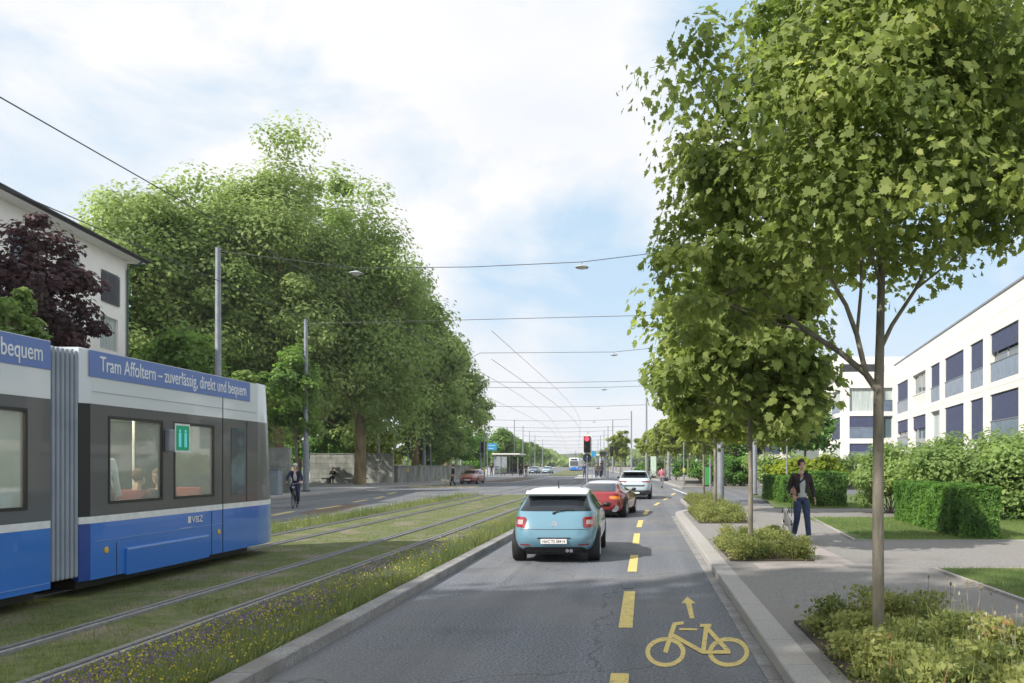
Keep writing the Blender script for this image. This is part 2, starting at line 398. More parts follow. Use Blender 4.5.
L_HEDGE = leafmat('leaf_hedge', (.05, .13, .025), (.17, .32, .06), .42)
L_SHRUB = leafmat('leaf_shrub', (.11, .18, .05), (.32, .43, .14), .48, hue3=(.38, .33, .08))
L_YEL = leafmat('leaf_yellow_green', (.10, .16, .012), (.36, .42, .03), .4)
L_BED = leafmat('leaf_bed', (.08, .12, .035), (.36, .38, .13), .45, hue3=(.40, .17, .10))
L_GRASS = leafmat('leaf_grass', (.09, .125, .03), (.24, .28, .08), .4)
L_LAWN = leafmat('leaf_lawn', (.09, .15, .035), (.25, .33, .09), .4)
L_MEAD = leafmat('leaf_meadow', (.07, .12, .035), (.28, .31, .13), .45)
PURF = leafmat('petal_purple', (.10, .05, .22), (.26, .18, .42), .3)
YELF = leafmat('petal_yellow', (.5, .4, .03), (.75, .65, .08), .3)
WHITEW = material('white_render', (.77, .745, .71), .85, color2=(.71, .69, .655), scale=1.5)
WHITEL = material('white_render_old', (.88, .86, .82), .9, color2=(.82, .80, .77), scale=1.2)
BLIND = material('navy_blind', (.055, .068, .135), .8, color2=(.045, .055, .11), scale=3)
RAILG = material('balcony_glass', (.16, .21, .28), .25, color2=(.12, .16, .22), scale=2)
WINDG = glassmat('window_glass', (.10, .14, .16))
CONC = material('wall_concrete', (.33, .34, .31), .95, color2=(.19, .20, .18), scale=1.6, detail=8, bump=.4, bscale=9, third=((.13, .14, .10), .7, .5, .75), stretch=(1, 1, .6))
CONCG = material('box_grey', (.24, .28, .32), .8)
BLACK = material('black_plastic', (.018, .018, .02), .5)
RUBBER = material('tyre_rubber', (.022, .022, .024), .85)
ROOFT = material('roof_dark', (.07, .065, .07), .8)

# ------------------------------------------------------------ setting: ground, roads, walks, tramway
def struct(o): o['kind'] = 'structure'; return o
def bend(d):
    t = max(0.0, d - 48)
    return -0.075 * (t*t/108 if t < 54 else t - 27)
m = MB(); m.sheet([(-3000, -200), (3000, -200), (3000, 4000), (-3000, 4000)], -0.03); struct(m.build('ground', LAWN))
LK = [(-18.9, -12), (-18.9, 66), (-17, 76), (-16, 90), (-15.5, 112), (-17.5, 130), (-21.5, 159), (-42, 430), (-60, 700)]
RK = [(1.18, -12), (1.18, 29), (1.18, 33.4), (2.8, 62), (1.8, 90), (0.1, 112), (-2.0, 140), (-4.5, 168), (-24, 430), (-44, 700)]
m = MB()
ys = sorted(set([a[1] for a in LK] + [a[1] for a in RK]))
def kx(tab, y): return float(np.interp(y, [t[1] for t in tab], [t[0] for t in tab]))
for a, b in zip(ys[:-1], ys[1:]):
    m.sheet([(kx(LK, a), a), (kx(RK, a), a), (kx(RK, b), b), (kx(LK, b), b)], 0)
m.sheet([(1.18, 33.4), (120, 33.4), (120, 62), (2.8, 62)], 0)
m.sheet([(1.18, 27.5), (8, 27.5), (8, 33.4), (1.18, 33.4)], -0.004)
struct(m.build('road', ASPH))
# right pavement with rounded corner
arc = [(1.45 + 4 * (1 - math.cos(a)), 29.2 + 4 * math.sin(a)) for a in np.linspace(0, math.pi/2, 9)]
m = MB(); m.prism([(1.45, -12)] + arc + [(60, 33.2), (60, -12)], -0.02, .12); struct(m.build('pavement', ASPH2))
m = MB(); m.prism([(2.8+.25, 62.3), (60, 62.3), (60, 700), (-43, 700), (-23.7, 430), (-4.2, 168), (-1.7, 140), (.4, 112), (2.1, 90)], -0.02, .12); struct(m.build('pavement', ASPH2))
m = MB(); m.prism([(-19.1, -12), (-19.1, 66), (-17.2, 76), (-16.2, 90), (-15.7, 112), (-17.7, 130), (-21.7, 159), (-42.2, 430), (-60, 700), (-90, 700), (-60, 159), (-46, -12)], -0.02, .12)
struct(m.build('pavement', material('pavement_light', (.33, .33, .34), .9, color2=(.24, .24, .25), scale=9, bump=.2)))
# kerbs
def kerb(path, wdt, h, mat, blk=1.0, side=1):
    m = MB(); m2 = MB()
    for (a, b) in zip(path[:-1], path[1:]):
        a = Vector(a).to_3d(); b = Vector(b).to_3d(); L = (b-a).length; t = (b-a)/L; q = Vector((t.y, -t.x, 0)) * side
        n = max(1, round(L/blk))
        for i in range(n):
            p0 = a + t*(L*i/n + .004); p1 = a + t*(L*(i+1)/n - .004); bv = .012
            sec = [(0, -.02), (0, h-bv), (bv, h), (wdt, h), (wdt, -.02)]
            v = [p0 + q*s + Vector((0,0,z)) for s, z in sec] + [p1 + q*s + Vector((0,0,z)) for s, z in sec]
            m.add(v, [(0,1,6,5),(1,2,7,6),(2,3,8,7),(3,4,9,8),(0,4,3,2,1),(5,6,7,8,9)])
        v = [a + q*.01, b + q*.01, b + q*(wdt-.01), a + q*(wdt-.01)]
        m2.add([x + Vector((0,0,h-.01)) for x in v] + [x + Vector((0,0,-.02)) for x in v], [(0,1,2,3),(0,1,5,4),(2,3,7,6)])
    o = struct(m.build('kerb', mat)); m2.build('kerb_joint', JOINT, o)
    return o
karc = [(1.18 + 4.27 * (1 - math.cos(a)), 29.2 + 4.27 * math.sin(a)) for a in np.linspace(0, math.pi/2, 9)]
kerb([(1.18, -10), (1.18, 29.2)] + karc[1:] + [(30, 33.47)], .27, .13, GRAN)
kerb([(-3.12, -10), (-3.12, 47.5)], .2, .12, GRAN2, side=-1)
kerb([(-3.32, 47.5), (-10.3, 47.5)], .2, .12, GRAN2, side=-1)
kerb([(-10.3, 47.3), (-10.3, -10)], .18, .12, GRAN2, side=-1)
kerb(LK[0:8], .25, .13, GRAN, blk=2.5, side=-1)
kerb(RK[3:9], .25, .13, GRAN, blk=2.5)
# gutter of setts
m = MB(); y = -6.0
while y < 29:
    L = random.uniform(.42, .5); m.box((1.05, y+.006, -.01), (1.172, y+L-.006, .008)); y += L
struct(m.build('gutter', GRAN2))
# tramway turf
m = MB(); m.prism([(-10.12, -12), (-3.32, -12), (-3.32, 47.3), (-10.12, 47.3)], -.02, .085); struct(m.build('tramway_turf', GRASS))
m = MB(); m.prism([(-14.0, 128), (-8.9, 128), (-14.5, 222), (-30.3, 430), (-36, 430), (-20.3, 222)], -.02, .085); struct(m.build('tramway_turf', GRASS))
def tb(d):           # track bending after the stop
    return bend(d)
for i, x in enumerate((-8.83, -7.80, -5.80, -4.74)):
    m = MB(); m2 = MB()
    ds = [-10, 20, 47.4] ; dd = [47.4, 54, 60, 67, 75, 82, 90, 100, 110, 128, 160, 222, 300, 420]
    for lst, zt, hw in ((ds, .115, .085), ):
        for a, b in zip(lst[:-1], lst[1:]):
            m.box((x-hw, a, .0), (x+hw, b, zt)); 
            m2.box((x-.028, a, zt), (x+.028, b, zt+.012))
    for a, b in zip(dd[:-1], dd[1:]):
        xa, xb = x + tb(a), x + tb(b); z = .012 if b <= 128 else .10
        m2.add([(xa-.04,a,z),(xa+.04,a,z),(xb+.04,b,z),(xb-.04,b,z)], [(0,1,2,3)])
    o = struct(m2.build('tram_rail', RAILM)); m.build('rail_casing', RAILC, o)
# stop platforms
m = MB(); m.prism([(-7.6, 95), (-4.3, 95), (-6.6, 128), (-9.4, 128)], -.02, .14); struct(m.build('stop_platform', material('platform', (.42, .42, .43), .9, scale=6)))

# ---- blades of turf, lawn and meadow
def blades(name, rect, n, h, mat, z=.085, near=3.5, wid=1.0, clumpy=0, avoid=None, grade=None):
    x0, x1, y0, y1 = rect
    u = RNG.random(n); yy = 1 / (1/y0 + u * (1/y1 - 1/y0)); xx = x0 + (x1-x0) * RNG.random(n)
    if clumpy:
        f = np.sin(xx*2.1 + 3*np.sin(yy*.8)) * np.sin(yy*1.7 + 2*np.sin(xx*1.3)) + .5*np.sin(xx*7+yy*5)
        k = (RNG.random(n) < .5 + clumpy * f); xx, yy = xx[k], yy[k]
    if avoid:
        k = np.ones(len(xx), bool)
        for a in avoid: k &= np.abs(xx - a) > .115
        xx, yy = xx[k], yy[k]
    n = len(xx)
    C = np.stack([xx, yy, np.full(n, z)], 1); hh = h * (0.4 + .9 * RNG.random(n))
    if grade: hh = hh * np.clip((xx - grade[0]) / (grade[1] - grade[0]), .22, 1)
    up = np.stack([RNG.normal(size=n)*.35, RNG.normal(size=n)*.35, np.ones(n)], 1)
    nn = np.stack([RNG.normal(size=n), RNG.normal(size=n), np.zeros(n)], 1)
    T = BLADE.copy(); T[:, 0] *= wid
    sc = hh * np.clip(yy/12, 1, 2.2) ** .3
    f2 = .5 + .5*np.sin(xx*1.1 + 2*np.sin(yy*.5))
    o = leaves(name, C, nn, sc, .35*f2 + .65*RNG.random(n), mat, None, T, up)
    return tag(o, None, None, None, 'stuff')
rails = (-8.83, -7.80, -5.80, -4.74)
o = blades('turf_grass', (-10.1, -4.7, 6, 47), 110000, .04, L_GRASS, wid=1.6, clumpy=.35, avoid=rails)
tag(o, 'short patchy grass growing between the tram rails', 'grass')
def meadow(name, label, rect, n, nf, gr=None):
    o = blades(name, rect, n, .19, L_MEAD, wid=.7, clumpy=.35, avoid=rails, grade=gr); tag(o, label, 'wildflowers')
    x0, x1, y0, y1 = rect
    for nm, mt, cnt, zz in (('purple_blossom', PURF, nf, .2), ('yellow_blossom', YELF, nf, .15)):
        k = cnt // 22; u = RNG.random(k); yc = 1/(1/y0 + u*(1/y1-1/y0)); xc = x0 + .1 + (x1-x0-.2)*RNG.random(k)
        ix = RNG.integers(0, k, cnt); sp = .13 if nm[0] == 'p' else .25
        C = np.stack([np.clip(xc[ix] + RNG.normal(size=cnt)*sp, x0, x1), yc[ix] + RNG.normal(size=cnt)*sp*1.4, .085 + zz*(.5+.8*RNG.random(cnt))], 1)
        if gr: C[:, 2] = .085 + (C[:, 2]-.085) * np.clip((C[:, 0]-gr[0])/(gr[1]-gr[0]), .3, 1)
        q = leaves(nm, C, RNG.normal(size=(cnt, 3)) + np.array([0, -.4, .8]), .022 * (.5+RNG.random(cnt)), RNG.random(cnt), mt, o); q['kind'] = 'stuff'
meadow('wildflower_strip', 'wildflower strip with purple and yellow blossoms beside the kerb of the car lane', (-4.62, -3.34, 5.5, 47), 90000, 4200, (-4.7, -3.6))
meadow('wildflower_strip', 'wildflower strip between the far tram track and the opposite road', (-10.1, -8.95, 14, 47), 22000, 700)

# ---- markings
def strip(name, pts, mat, z=.004):
    m = MB(); m.sheet(pts, z); return struct(m.build(name, mat))
def dash(a, b, wd, mat=YEL):
    a = Vector(a); b = Vector(b); t = (b-a).normalized(); q = Vector((t.y, -t.x)) * wd/2
    return strip('lane_marking', [a-q, a+q, b+q, b-q], mat)
dl = [(-.19, 5.0, -.18, 7.3), (-.17, 9.33, -.16, 12.0), (-.15, 14.2, -.13, 16.8), (-.12, 19.2, -.1, 22.0), (-.06, 24.2, .0, 27.2), (.13, 30.2, .26, 33.2), (.6, 37.0, .85, 39.6), (1.15, 42.5, 1.45, 45.4), (1.75, 49.0, 2.1, 52.5)]
for a in dl: dash(a[:2], a[2:], .155)
for px0, py0, px1, py1 in ((272, 515.5, 293, 511.5), (317, 509.4, 341, 505.6), (353, 502.3, 367, 499.8), (375, 498.6, 384, 496.4), (388, 494.2, 396, 492.4)):
    a = G(px0, py0).to_2d(); b = G(px1, py1).to_2d(); dash(a, b, .22)
m = MB(); m.sheet([G(298, 513).to_2d(), G(345, 503.5).to_2d(), G(366, 505).to_2d(), G(320, 516).to_2d()], .0035); struct(m.build('brown_road_patch', BROWN))
for i in range(7):
    x = -18.0 + i * .78; dash((x, 66.0), (x, 69.8), .42)
dash((2.3, 62), (2.75, 50.5), .15, WHT); dash((-13.0, 82), (-15.5, 82), .4, WHT); dash((-12.6, 82.5), (-12.2, 110), .15, WHT)
dash((-15.4, 84), (-11.2, 84), .35, WHT)
strip('brown_road_patch', [(-15.9, 84.5), (-12.9, 84.5), (-13.2, 112), (-15.3, 112)], BROWN, .0035)
# bicycle symbol and arrow, traced in metres on the road
def mk(px, py): return G(px, py).to_2d()
def Z3(x, y): return mk(600 + x/5.12, 570 + y/5.12)
m = MB()
def ring(cx, cy, rx, ry, t):
    c = Z3(cx, cy); n = 40; vi = []; 
    for k in range(n):
        a = 2*math.pi*k/n
        vi.append(Z3(cx + rx*math.cos(a), cy + ry*math.sin(a))); 
    for k in range(n):
        a = 2*math.pi*k/n
        vi.append(Z3(cx + (rx-t)*math.cos(a), cy + (ry-t*.85)*math.sin(a)))
    m.add([(p.x, p.y, .004) for p in vi], [(k, (k+1) % n, n+(k+1) % n, n+k) for k in range(n)])
ring(335, 422, 103, 76, 24); ring(658, 422, 106, 76, 24)
def seg(x0, y0, x1, y1, t, e=0):
    L = math.hypot(x1-x0, y1-y0); nx, ny = -(y1-y0)/L*t/2, (x1-x0)/L*t/2
    q = [Z3(x0-nx, y0-ny), Z3(x0+nx, y0+ny), Z3(x1+nx, y1+ny), Z3(x1-nx, y1-ny)]
    m.add([(p.x, p.y, .0045+e) for p in q], [(0,1,2,3)])
seg(334, 425, 380, 282, 24, .0005); seg(372, 280, 428, 272, 16, .001); seg(405, 305, 497, 307, 10, .0015); seg(375, 338, 530, 425, 20, .002)
seg(528, 425, 545, 292, 24, .0025); seg(512, 287, 570, 287, 16, .003); seg(548, 300, 660, 424, 22, .0035); seg(520, 424, 668, 424, 18, .004)
struct(m.build('bicycle_symbol', YEL))
m = MB()
pts = [Z3(460, 250), Z3(484, 250), Z3(468, 172), Z3(490, 172), Z3(447, 138), Z3(415, 172), Z3(440, 172)]
m.add([(p.x, p.y, .004) for p in pts], [tuple(range(7))]); struct(m.build('direction_arrow', YEL))
# manhole
m = MB(); m.lathe([(.09, 0), (.09, .005)], (*G(628, 588).to_2d(), 0), 16); struct(m.build('valve_cover', DARKM))

# ---- lawns and edging on the right
ZP = .12
def lawn(pts, z=ZP+.02, edge=None):
    m = MB(); m.prism([tuple(p) for p in pts], ZP-.02, z); struct(m.build('lawn', LAWN))
EA = 4.70
lawn([(EA, 18.6), (60, 18.6), (60, 26.6), (5.35, 26.6)])
lawn([(EA, 3), (60, 3), (60, 13.5), (EA, 13.5)])
lawn([(5.05, 32.2), (60, 32.2), (60, 46), (6.6, 46)])
m = MB()
m.box((EA-.06, 3, ZP-.02), (EA, 13.5, ZP+.035)); m.box((EA-.06, 13.5, ZP-.02), (60, 13.56, ZP+.03))
m.prism([(EA-.06, 18.54), (EA, 18.54), (5.35, 26.6), (5.29, 26.6)], ZP-.02, ZP+.035); m.box((EA, 18.54, ZP-.02), (60, 18.6, ZP+.025))
struct(m.build('lawn_edging', GRAN))
for r_, n in (((EA+.02, 12, 8.5, 13.5), 60000), ((5.0, 14, 18.65, 26.5), 45000), ((5.6, 9, 32.3, 45), 14000)):
    o = blades('lawn_grass', r_, n, .06, L_LAWN, z=ZP+.015, wid=1.3)
    tag(o, {8.5: 'short green grass of the nearest lawn at the right edge', 18.65: 'mown grass in front of the long clipped hedge', 32.3: 'grass patch in front of the far clipped hedge'}[r_[2]], 'grass')
m = MB(); m.box((1.9, 13.6, ZP), (3.35, 14.4, ZP+.006)); m.box((3.0, 14.2, ZP), (3.6, 19, ZP+.005)); struct(m.build('paving_slab', material('pink_paving', (.33, .295, .28), .85, scale=14)))

# ---- planting beds
def bed(label, x0, x1, y0, y1, n, h, z=ZP, hole=None):
    m = MB(); m.box((x0, y0, z-.01), (x1, y1, z+.025)); b = struct(m.build('bed_soil', SOIL))
    k = int((x1-x0)*(y1-y0)*22); cx = x0+.1+(x1-x0-.2)*RNG.random(k); cy = y0+.1+(y1-y0-.2)*RNG.random(k)
    if hole: q = ~((cx > hole[0]-.08) & (cy < hole[1]+.1)); cx, cy = cx[q], cy[q]; k = len(cx)
    ch = h*(.3+1.0*RNG.random(k)**1.5); idx = RNG.integers(0, k, n)
    t = RNG.random(n)**.6
    C = np.stack([cx[idx] + RNG.normal(size=n)*.09*(1.2-t*.3), cy[idx] + RNG.normal(size=n)*.09, z + ch[idx]*t], 1)
    cv = RNG.random(k)[idx]
    o = leaves('bed_planting', C, RNG.normal(size=(n,3)) + np.array([0,-.2,.7]), .045*(.5+RNG.random(n)), .7*cv+.3*RNG.random(n), L_BED)
    tag(o, label, 'ground cover', None, 'stuff')
    nb = n//8; ix = RNG.integers(0, k, nb); C2 = np.stack([cx[ix]+RNG.normal(size=nb)*.07, cy[ix]+RNG.normal(size=nb)*.07, np.full(nb, z)], 1)
    up = np.stack([RNG.normal(size=nb)*.22, RNG.normal(size=nb)*.22, np.ones(nb)], 1); T = BLADE.copy(); T[:, 0] *= .45
    leaves('grass_stem', C2, RNG.normal(size=(nb,3))*np.array([1,1,.01]), ch[ix]*(.8+.5*RNG.random(nb)), RNG.random(nb), L_BED, o, T, up)['kind'] = 'stuff'
bed('low shrubby planting with reddish tips round the nearest street tree', 1.62, 3.25, 5.0, 9.0, 42000, .34, hole=(2.7, 6.6))
bed('low planting bed round the second street tree, left of the dog', 1.55, 3.0, 14.7, 18.3, 30000, .34)
bed('low planting bed round the third street tree at the street corner', 1.65, 3.1, 24.0, 30.2, 22000, .42)
m = MB(); m.prism([(1.9, 35.2), (3.6, 35.2), (3.6, 41), (1.9, 41)], -.02, .12); struct(m.build('kerb_island', GRAN))
bed('low planting on the small kerb island in the side street', 2.0, 3.5, 35.4, 40.8, 9000, .35)
# tall seed stems at the right end of the nearest bed
m = MB()
for i in range(26):
    x = 2.95 + random.uniform(-.3, .3); y = 7.3 + random.uniform(-.8, 1.0); h = random.uniform(.3, .62); a = random.uniform(-.12, .12)
    m.tube([(x, y, ZP), (x+a*.5, y, ZP+h*.6), (x+a, y, ZP+h)], [.004, .003, .002], 4)
    m.ell((x+a, y, ZP+h), (.011, .011, .022), 5, 4)
o = m.build('seed_stems', material('seed_stems', (.36, .34, .24), .9, color2=(.10, .07, .05), scale=9)); tag(o, 'tall thin seed stems at the right end of the nearest planting bed', 'stems', None, 'stuff')
# slatted deck in the corner
root = empty('slatted_bench', (3.12, 6.1, ZP), 0, 'grey slatted wooden bench at the bottom right corner behind the planting', 'bench')
wood = material('weathered_wood', (.42, .38, .37), .85, color2=(.3, .27, .26), scale=6, stretch=(1, 6, 1))
for i in range(9):
    MB().box((-.35, -.9+i*.155, .0), (.75, -.9+i*.155+.125, .045), .006).build('slat', wood, root)
for xx in (-.28, .6): MB().box((xx, -.9, -.10), (xx+.08, .45, -.002)).build('support', DARKM, root)
root.location.z = ZP + .1

# ------------------------------------------------------------ buildings
# white block of flats on the right. wing: facade along the street, from A (near) to B (far)
def facade(root, A, B, z0, z1, wins, wallmat, thick=.35, depth=.28, cap=True, nside=1):
    """wall with real openings; wins = list (u0,u1,za,zb,kind). u metres from A towards B"""
    A = Vector((*A, 0)); B = Vector((*B, 0)); L = (B-A).length; t = (B-A)/L; q = Vector((t.y, -t.x, 0))*nside   # q points inwards
    us = sorted({0, L} | {w_[0] for w_ in wins} | {w_[1] for w_ in wins}); zs = sorted({z0, z1} | {w_[2] for w_ in wins} | {w_[3] for w_ in wins})
    m = MB()
    def X(u, s, z): return A + t*u + q*s + Vector((0, 0, z))
    def inside(u, z): return any(a < u < b and c < z < d for a, b, c, d, _ in wins)
    for i in range(len(us)-1):
        for j in range(len(zs)-1):
            if inside((us[i]+us[i+1])/2, (zs[j]+zs[j+1])/2): continue
            m.add([X(us[i],0,zs[j]), X(us[i+1],0,zs[j]), X(us[i+1],0,zs[j+1]), X(us[i],0,zs[j+1])], [(0,1,2,3)])
    for a, b, c, d, _ in wins:
        v = [X(a,0,c), X(b,0,c), X(b,0,d), X(a,0,d), X(a,depth,c), X(b,depth,c), X(b,depth,d), X(a,depth,d)]
        m.add(v, [(0,1,5,4),(1,2,6,5),(2,3,7,6),(3,0,4,7)])
    o = m.build('wall', wallmat, root, fix=False)
    for a, b, c, d, kind in wins: window(root, X, a, b, c, d, depth, kind)
    return X
FRM = material('window_frame', (.55, .55, .54), .5)
CURT = material('curtain', (.50, .55, .52), .9, color2=(.3, .36, .36), scale=3, stretch=(6, 6, .3))
DARKR = material('dark_room', (.03, .035, .04), .9, scale=2)
def window(root, X, a, b, c, d, dp, kind):
    def panel(nm, u0, u1, s0, s1, za, zb, mt, par):
        v = [X(u, s, z) for z in (za, zb) for u, s in ((u0, s0), (u1, s0), (u1, s1), (u0, s1))]
        return MB().add(v, [(0,3,2,1),(4,5,6,7),(0,1,5,4),(1,2,6,5),(2,3,7,6),(3,0,4,7)]).build(nm, mt, par)
    f = MB()
    def fb(u0, u1, za, zb):
        v = [X(u, s, z) for z in (za, zb) for u, s in ((u0, dp-.06), (u1, dp-.06), (u1, dp-.005), (u0, dp-.005))]
        f.add(v, [(0,3,2,1),(4,5,6,7),(0,1,5,4),(1,2,6,5),(2,3,7,6),(3,0,4,7)])
    e = .07; fb(a, a+e, c, d); fb(b-e, b, c, d); fb(a+e, b-e, c, c+e); fb(a+e, b-e, d-e, d)
    if b-a > 1.5 and kind != 'blind': fb((a+b)/2-e/2, (a+b)/2+e/2, c+e, d-e)
    fr = f.build('window', FRM, root)
    mt = {'curtain': CURT, 'dark': DARKR}.get(kind[:7], None) or (CURT if 'curtain' in kind else DARKR)
    panel('pane', a+.02, b-.02, dp-.03, dp-.015, c+.02, d-.02, WINDG if 'curtain' not in kind else CURT, fr)
    H = d-c
    if 'blind' in kind:
        fr_ = .62 if 'part' in kind else 1.0
        if 'short' in kind: fr_ = .40
        panel('blind', a+.05, b-.05, .08, .10, d-H*fr_, d-.02, BLIND, fr)
    if 'rail' in kind:
        panel('balustrade', a+.02, b-.02, .03, .05, c+.02, c+1.0, RAILG, fr)
        panel('handrail', a, b, .0, .06, c+1.0, c+1.05, STEEL, fr)
    if 'bars' in kind:
        g = MB()
        u = a+.1
        while u < b-.05:
            v = [X(p, s, z) for z in (c, c+1.0) for p, s in ((u, .03), (u+.03, .03), (u+.03, .05), (u, .05))]
            g.add(v, [(0,3,2,1),(4,5,6,7),(0,1,5,4),(1,2,6,5),(2,3,7,6),(3,0,4,7)]); u += .14
        g.build('balustrade', WHITEW, fr); panel('handrail', a, b, .0, .06, c+1.0, c+1.05, WHITEW, fr)
A = Vector((17.25, 34.0)); B = Vector((22.6, 75.8)); Lw = (B-A).length; tA = (B-A)/Lw
def uof(px):     # where a line of sight in plan meets the facade
    k = (px-VX)/F; return (A.x - k*A.y) / (k*tA.y - tA.x)
cols = [(897, 907.8, 'blind_rail'), (912.5, 925.5, 'dark_bars'), (930.5, 939.5, 'part_blind_rail'), (944.5, 963.5, 'part_blind_rail'), (970, 983, 'blind_rail'), (990, 1018.5, 'short_blind_rail')]
cols2 = ['short_blind_rail', 'short_blind', 'curtain', 'blind', 'blind', 'blind_rail']
wins = []
fl = [(6.15, 8.75), (3.05, 5.5), (0.4, 2.5)]
for (a, b, k), k2 in zip(cols, cols2):
    u1, u0 = uof(a), uof(b)
    wins.append((u0, u1, fl[0][0], fl[0][1], k)); wins.append((u0, u1, fl[1][0], fl[1][1], k2)); wins.append((u0, u1, fl[2][0], fl[2][1], 'curtain'))
u = uof(1018.5) - 1.2
while u > 2.6:
    for f_ in fl: wins.append((u-2.0, u, f_[0], f_[1], random.choice(['blind_rail', 'part_blind_rail', 'curtain'])))
    u -= 3.0
flats = empty('apartment_block', (20, 60, 0), 0, 'long white block of flats with navy blinds behind the bushes at the right edge', 'building')
ctr = Vector((20, 60, 0))
_x = facade(flats, A, B, 0, 10.55, wins, WHITEW, nside=1)
for o in flats.children: o.location = -ctr
def addp(o): o.parent = flats; o.location = -ctr
q = Vector((tA.y, -tA.x))
m = MB(); P4 = [A, B, B+q*14, A+q*14]
m.add([(*p, 10.55) for p in P4], [(0,1,2,3)]); m.add([(*A, 0), (*(A+q*14), 0), (*(A+q*14), 10.55), (*A, 10.55)], [(0,1,2,3)])
addp(m.build('roof', WHITEW))
m = MB(); m.prism([tuple(A-q*.05-tA*.05), tuple(B-q*.05), tuple(B+q*.35), tuple(A+q*.35-tA*.05)], 10.553, 10.66); addp(m.build('parapet_cap', STEEL))
m = MB()
for f_ in (5.82, 9.6):
    m.add([(*(A-q*.004), f_), (*(B-q*.004), f_), (*(B-q*.004), f_+.03), (*(A-q*.004), f_+.03)], [(0,1,2,3)])
addp(m.build('joint_line', material('render_joint', (.6, .58, .55), .9)))
# round dish / lamp and plant on the balcony
# far wing, turned to the viewer
flats2 = empty('apartment_block', (22, 80, 0), 0, 'white corner block of flats with wide glazed bays beyond the small park tree', 'building')
c2 = Vector((22, 80, 0))
def w2(A2, B2, bays, fls, ztop):
    A2 = Vector(A2); B2 = Vector(B2); t2 = (B2-A2).normalized(); ws = []
    def uo(px):
        k = (px-VX)/F; return (A2.x - k*A2.y)/(k*t2.y - t2.x)
    for (a, b, kinds) in bays:
        for f_, k in zip(fls, kinds): ws.append((uo(a), uo(b), f_[0], f_[1], k))
    n0 = set(flats2.children)
    facade(flats2, A2, B2, 0, ztop, ws, WHITEW, nside=-1)
def pz(py, d): return EYE + (HY-py)*d/F
D1 = 79.0
fls = [(pz(411.5, D1), pz(388, D1)), (pz(438.5, D1), pz(416, D1)), (pz(463, D1), pz(443.5, D1))]
xa = (844-VX)*D1/F; xb = 24.2
w2((xa, D1), (xb, D1-.5), [(849.5, 874, ['curtain', 'blind_rail', 'blind_rail']), (883, 892.6, ['curtain_rail', 'dark', 'curtain'])], fls, pz(372, D1))
xc = (819-VX)*91/F
w2((xc, 91), (xa, D1), [(821, 828, ['blind_rail', 'curtain', 'curtain']), (831.5, 840, ['curtain_rail', 'blind', 'curtain'])], fls, pz(372, D1))
m = MB(); m.add([(xc, 91, pz(372, D1)), (xa, D1, pz(372, D1)), (xb, D1-.5, pz(372, D1)), (xb+4, 95, pz(372, D1)), (xc+1, 95, pz(372, D1))], [(0,1,2,3,4)])
m.build('roof', WHITEW, flats2)
m = MB(); m.box((xa-.5, D1+2.6, pz(372, D1)), (xb+2, D1+9, pz(356, D1+2))); m.build('penthouse', WHITEW, flats2)
m = MB(); m.box((xa+.2, D1+2.5, pz(371, D1)), (xa+4.4, D1+2.59, pz(361, D1))); m.build('penthouse_window', DARKR, flats2)
for o in flats2.children: o.location = -c2
# small pale building behind the trees, px 760-790
sb = empty('apartment_block', (12.5, 92, 0), 0, 'pale block with dark blue panels half hidden behind trees, left of the park tree', 'building')
m = MB(); m.box((-.3, 0, 0), (3.6, 8, 6.3)); m.build('wall', WHITEW, sb)
m = MB(); m.box((.5, -.06, 2.9), (2.5, -.01, 5.6)); m.build('window', BLIND, sb); m = MB(); m.box((2.8, -.06, 2.9), (3.4, -.01, 5.6)); m.build('window', DARKR, sb)
MB().box((-.5, -.2, 6.301), (3.8, 8.2, 6.5)).build('roof', ROOFT, sb)

# white house on the left with an overhanging eave
house = empty('gable_house', (-26, 40, 0), 0, 'white rendered house with dark eave and shutters behind the purple tree', 'building')
hA, hB = Vector((-23.2, 12.0)), Vector((-27.4, 45.3)); th = (hB-hA).normalized()
def uh(px):
    k = (px-VX)/F; return (hA.x - k*hA.y)/(k*th.y - th.x)
ws = []
for a, b in ((101, 119), (62, 80), (10, 30)):
    ws.append((uh(a), uh(b), 10.0, 11.6, 'dark')); ws.append((uh(a)-.1, uh(b)-.1, 7.6, 9.3, 'curtain')); ws.append((uh(a)-.1, uh(b)-.1, 4.2, 5.9, 'curtain'))
u = 3.0
while u < uh(10) - 2.5:
    for z in (4.2, 7.6, 10.0): ws.append((u, u+1.2, z, z+1.55, 'curtain'))
    u += 3.6
facade(house, hA, hB, 0, 12.9, ws, WHITEL, nside=-1, depth=.16)
qh = Vector((-th.y, th.x))
m = MB(); hC = hB + qh*13; hD = hA + qh*13
m.add([(*hB, 0), (*hC, 0), (*hC, 12.9), (*hB, 12.9)], [(0,1,2,3)]); m.build('wall', WHITEL, house, fix=False)
ov = .8; e = [hA-qh*ov-th*.5, hB-qh*ov+th*.6, hC+th*.6, hD-th*.5]; r1, r2 = (hA+hD)/2, (hB+hC)/2
m = MB(); m.add([(*e[0], 12.75), (*e[1], 12.75), (*r2, 15.2), (*r1, 15.2), (*e[2], 12.75), (*e[3], 12.75), (*e[0], 12.57), (*e[1], 12.57), (*e[2], 12.57), (*e[3], 12.57)],
  [(0,1,2,3),(3,2,4,5),(0,1,7,6),(1,4,8,7),(1,4,2)]); m.build('roof', ROOFT, house)
m = MB(); m.add([(*e[0], 12.60), (*e[1], 12.60), (*e[2], 12.60), (*e[3], 12.60)], [(0,1,2,3)]); m.build('soffit', WHITEL, house)
m = MB(); g0 = hA-qh*(ov+.08)-th*.5; g1 = hB-qh*(ov+.08)+th*.6; m.tube([(*g0, 12.72), (*g1, 12.72)], .06, 8); m.build('gutter', DARKM, house)
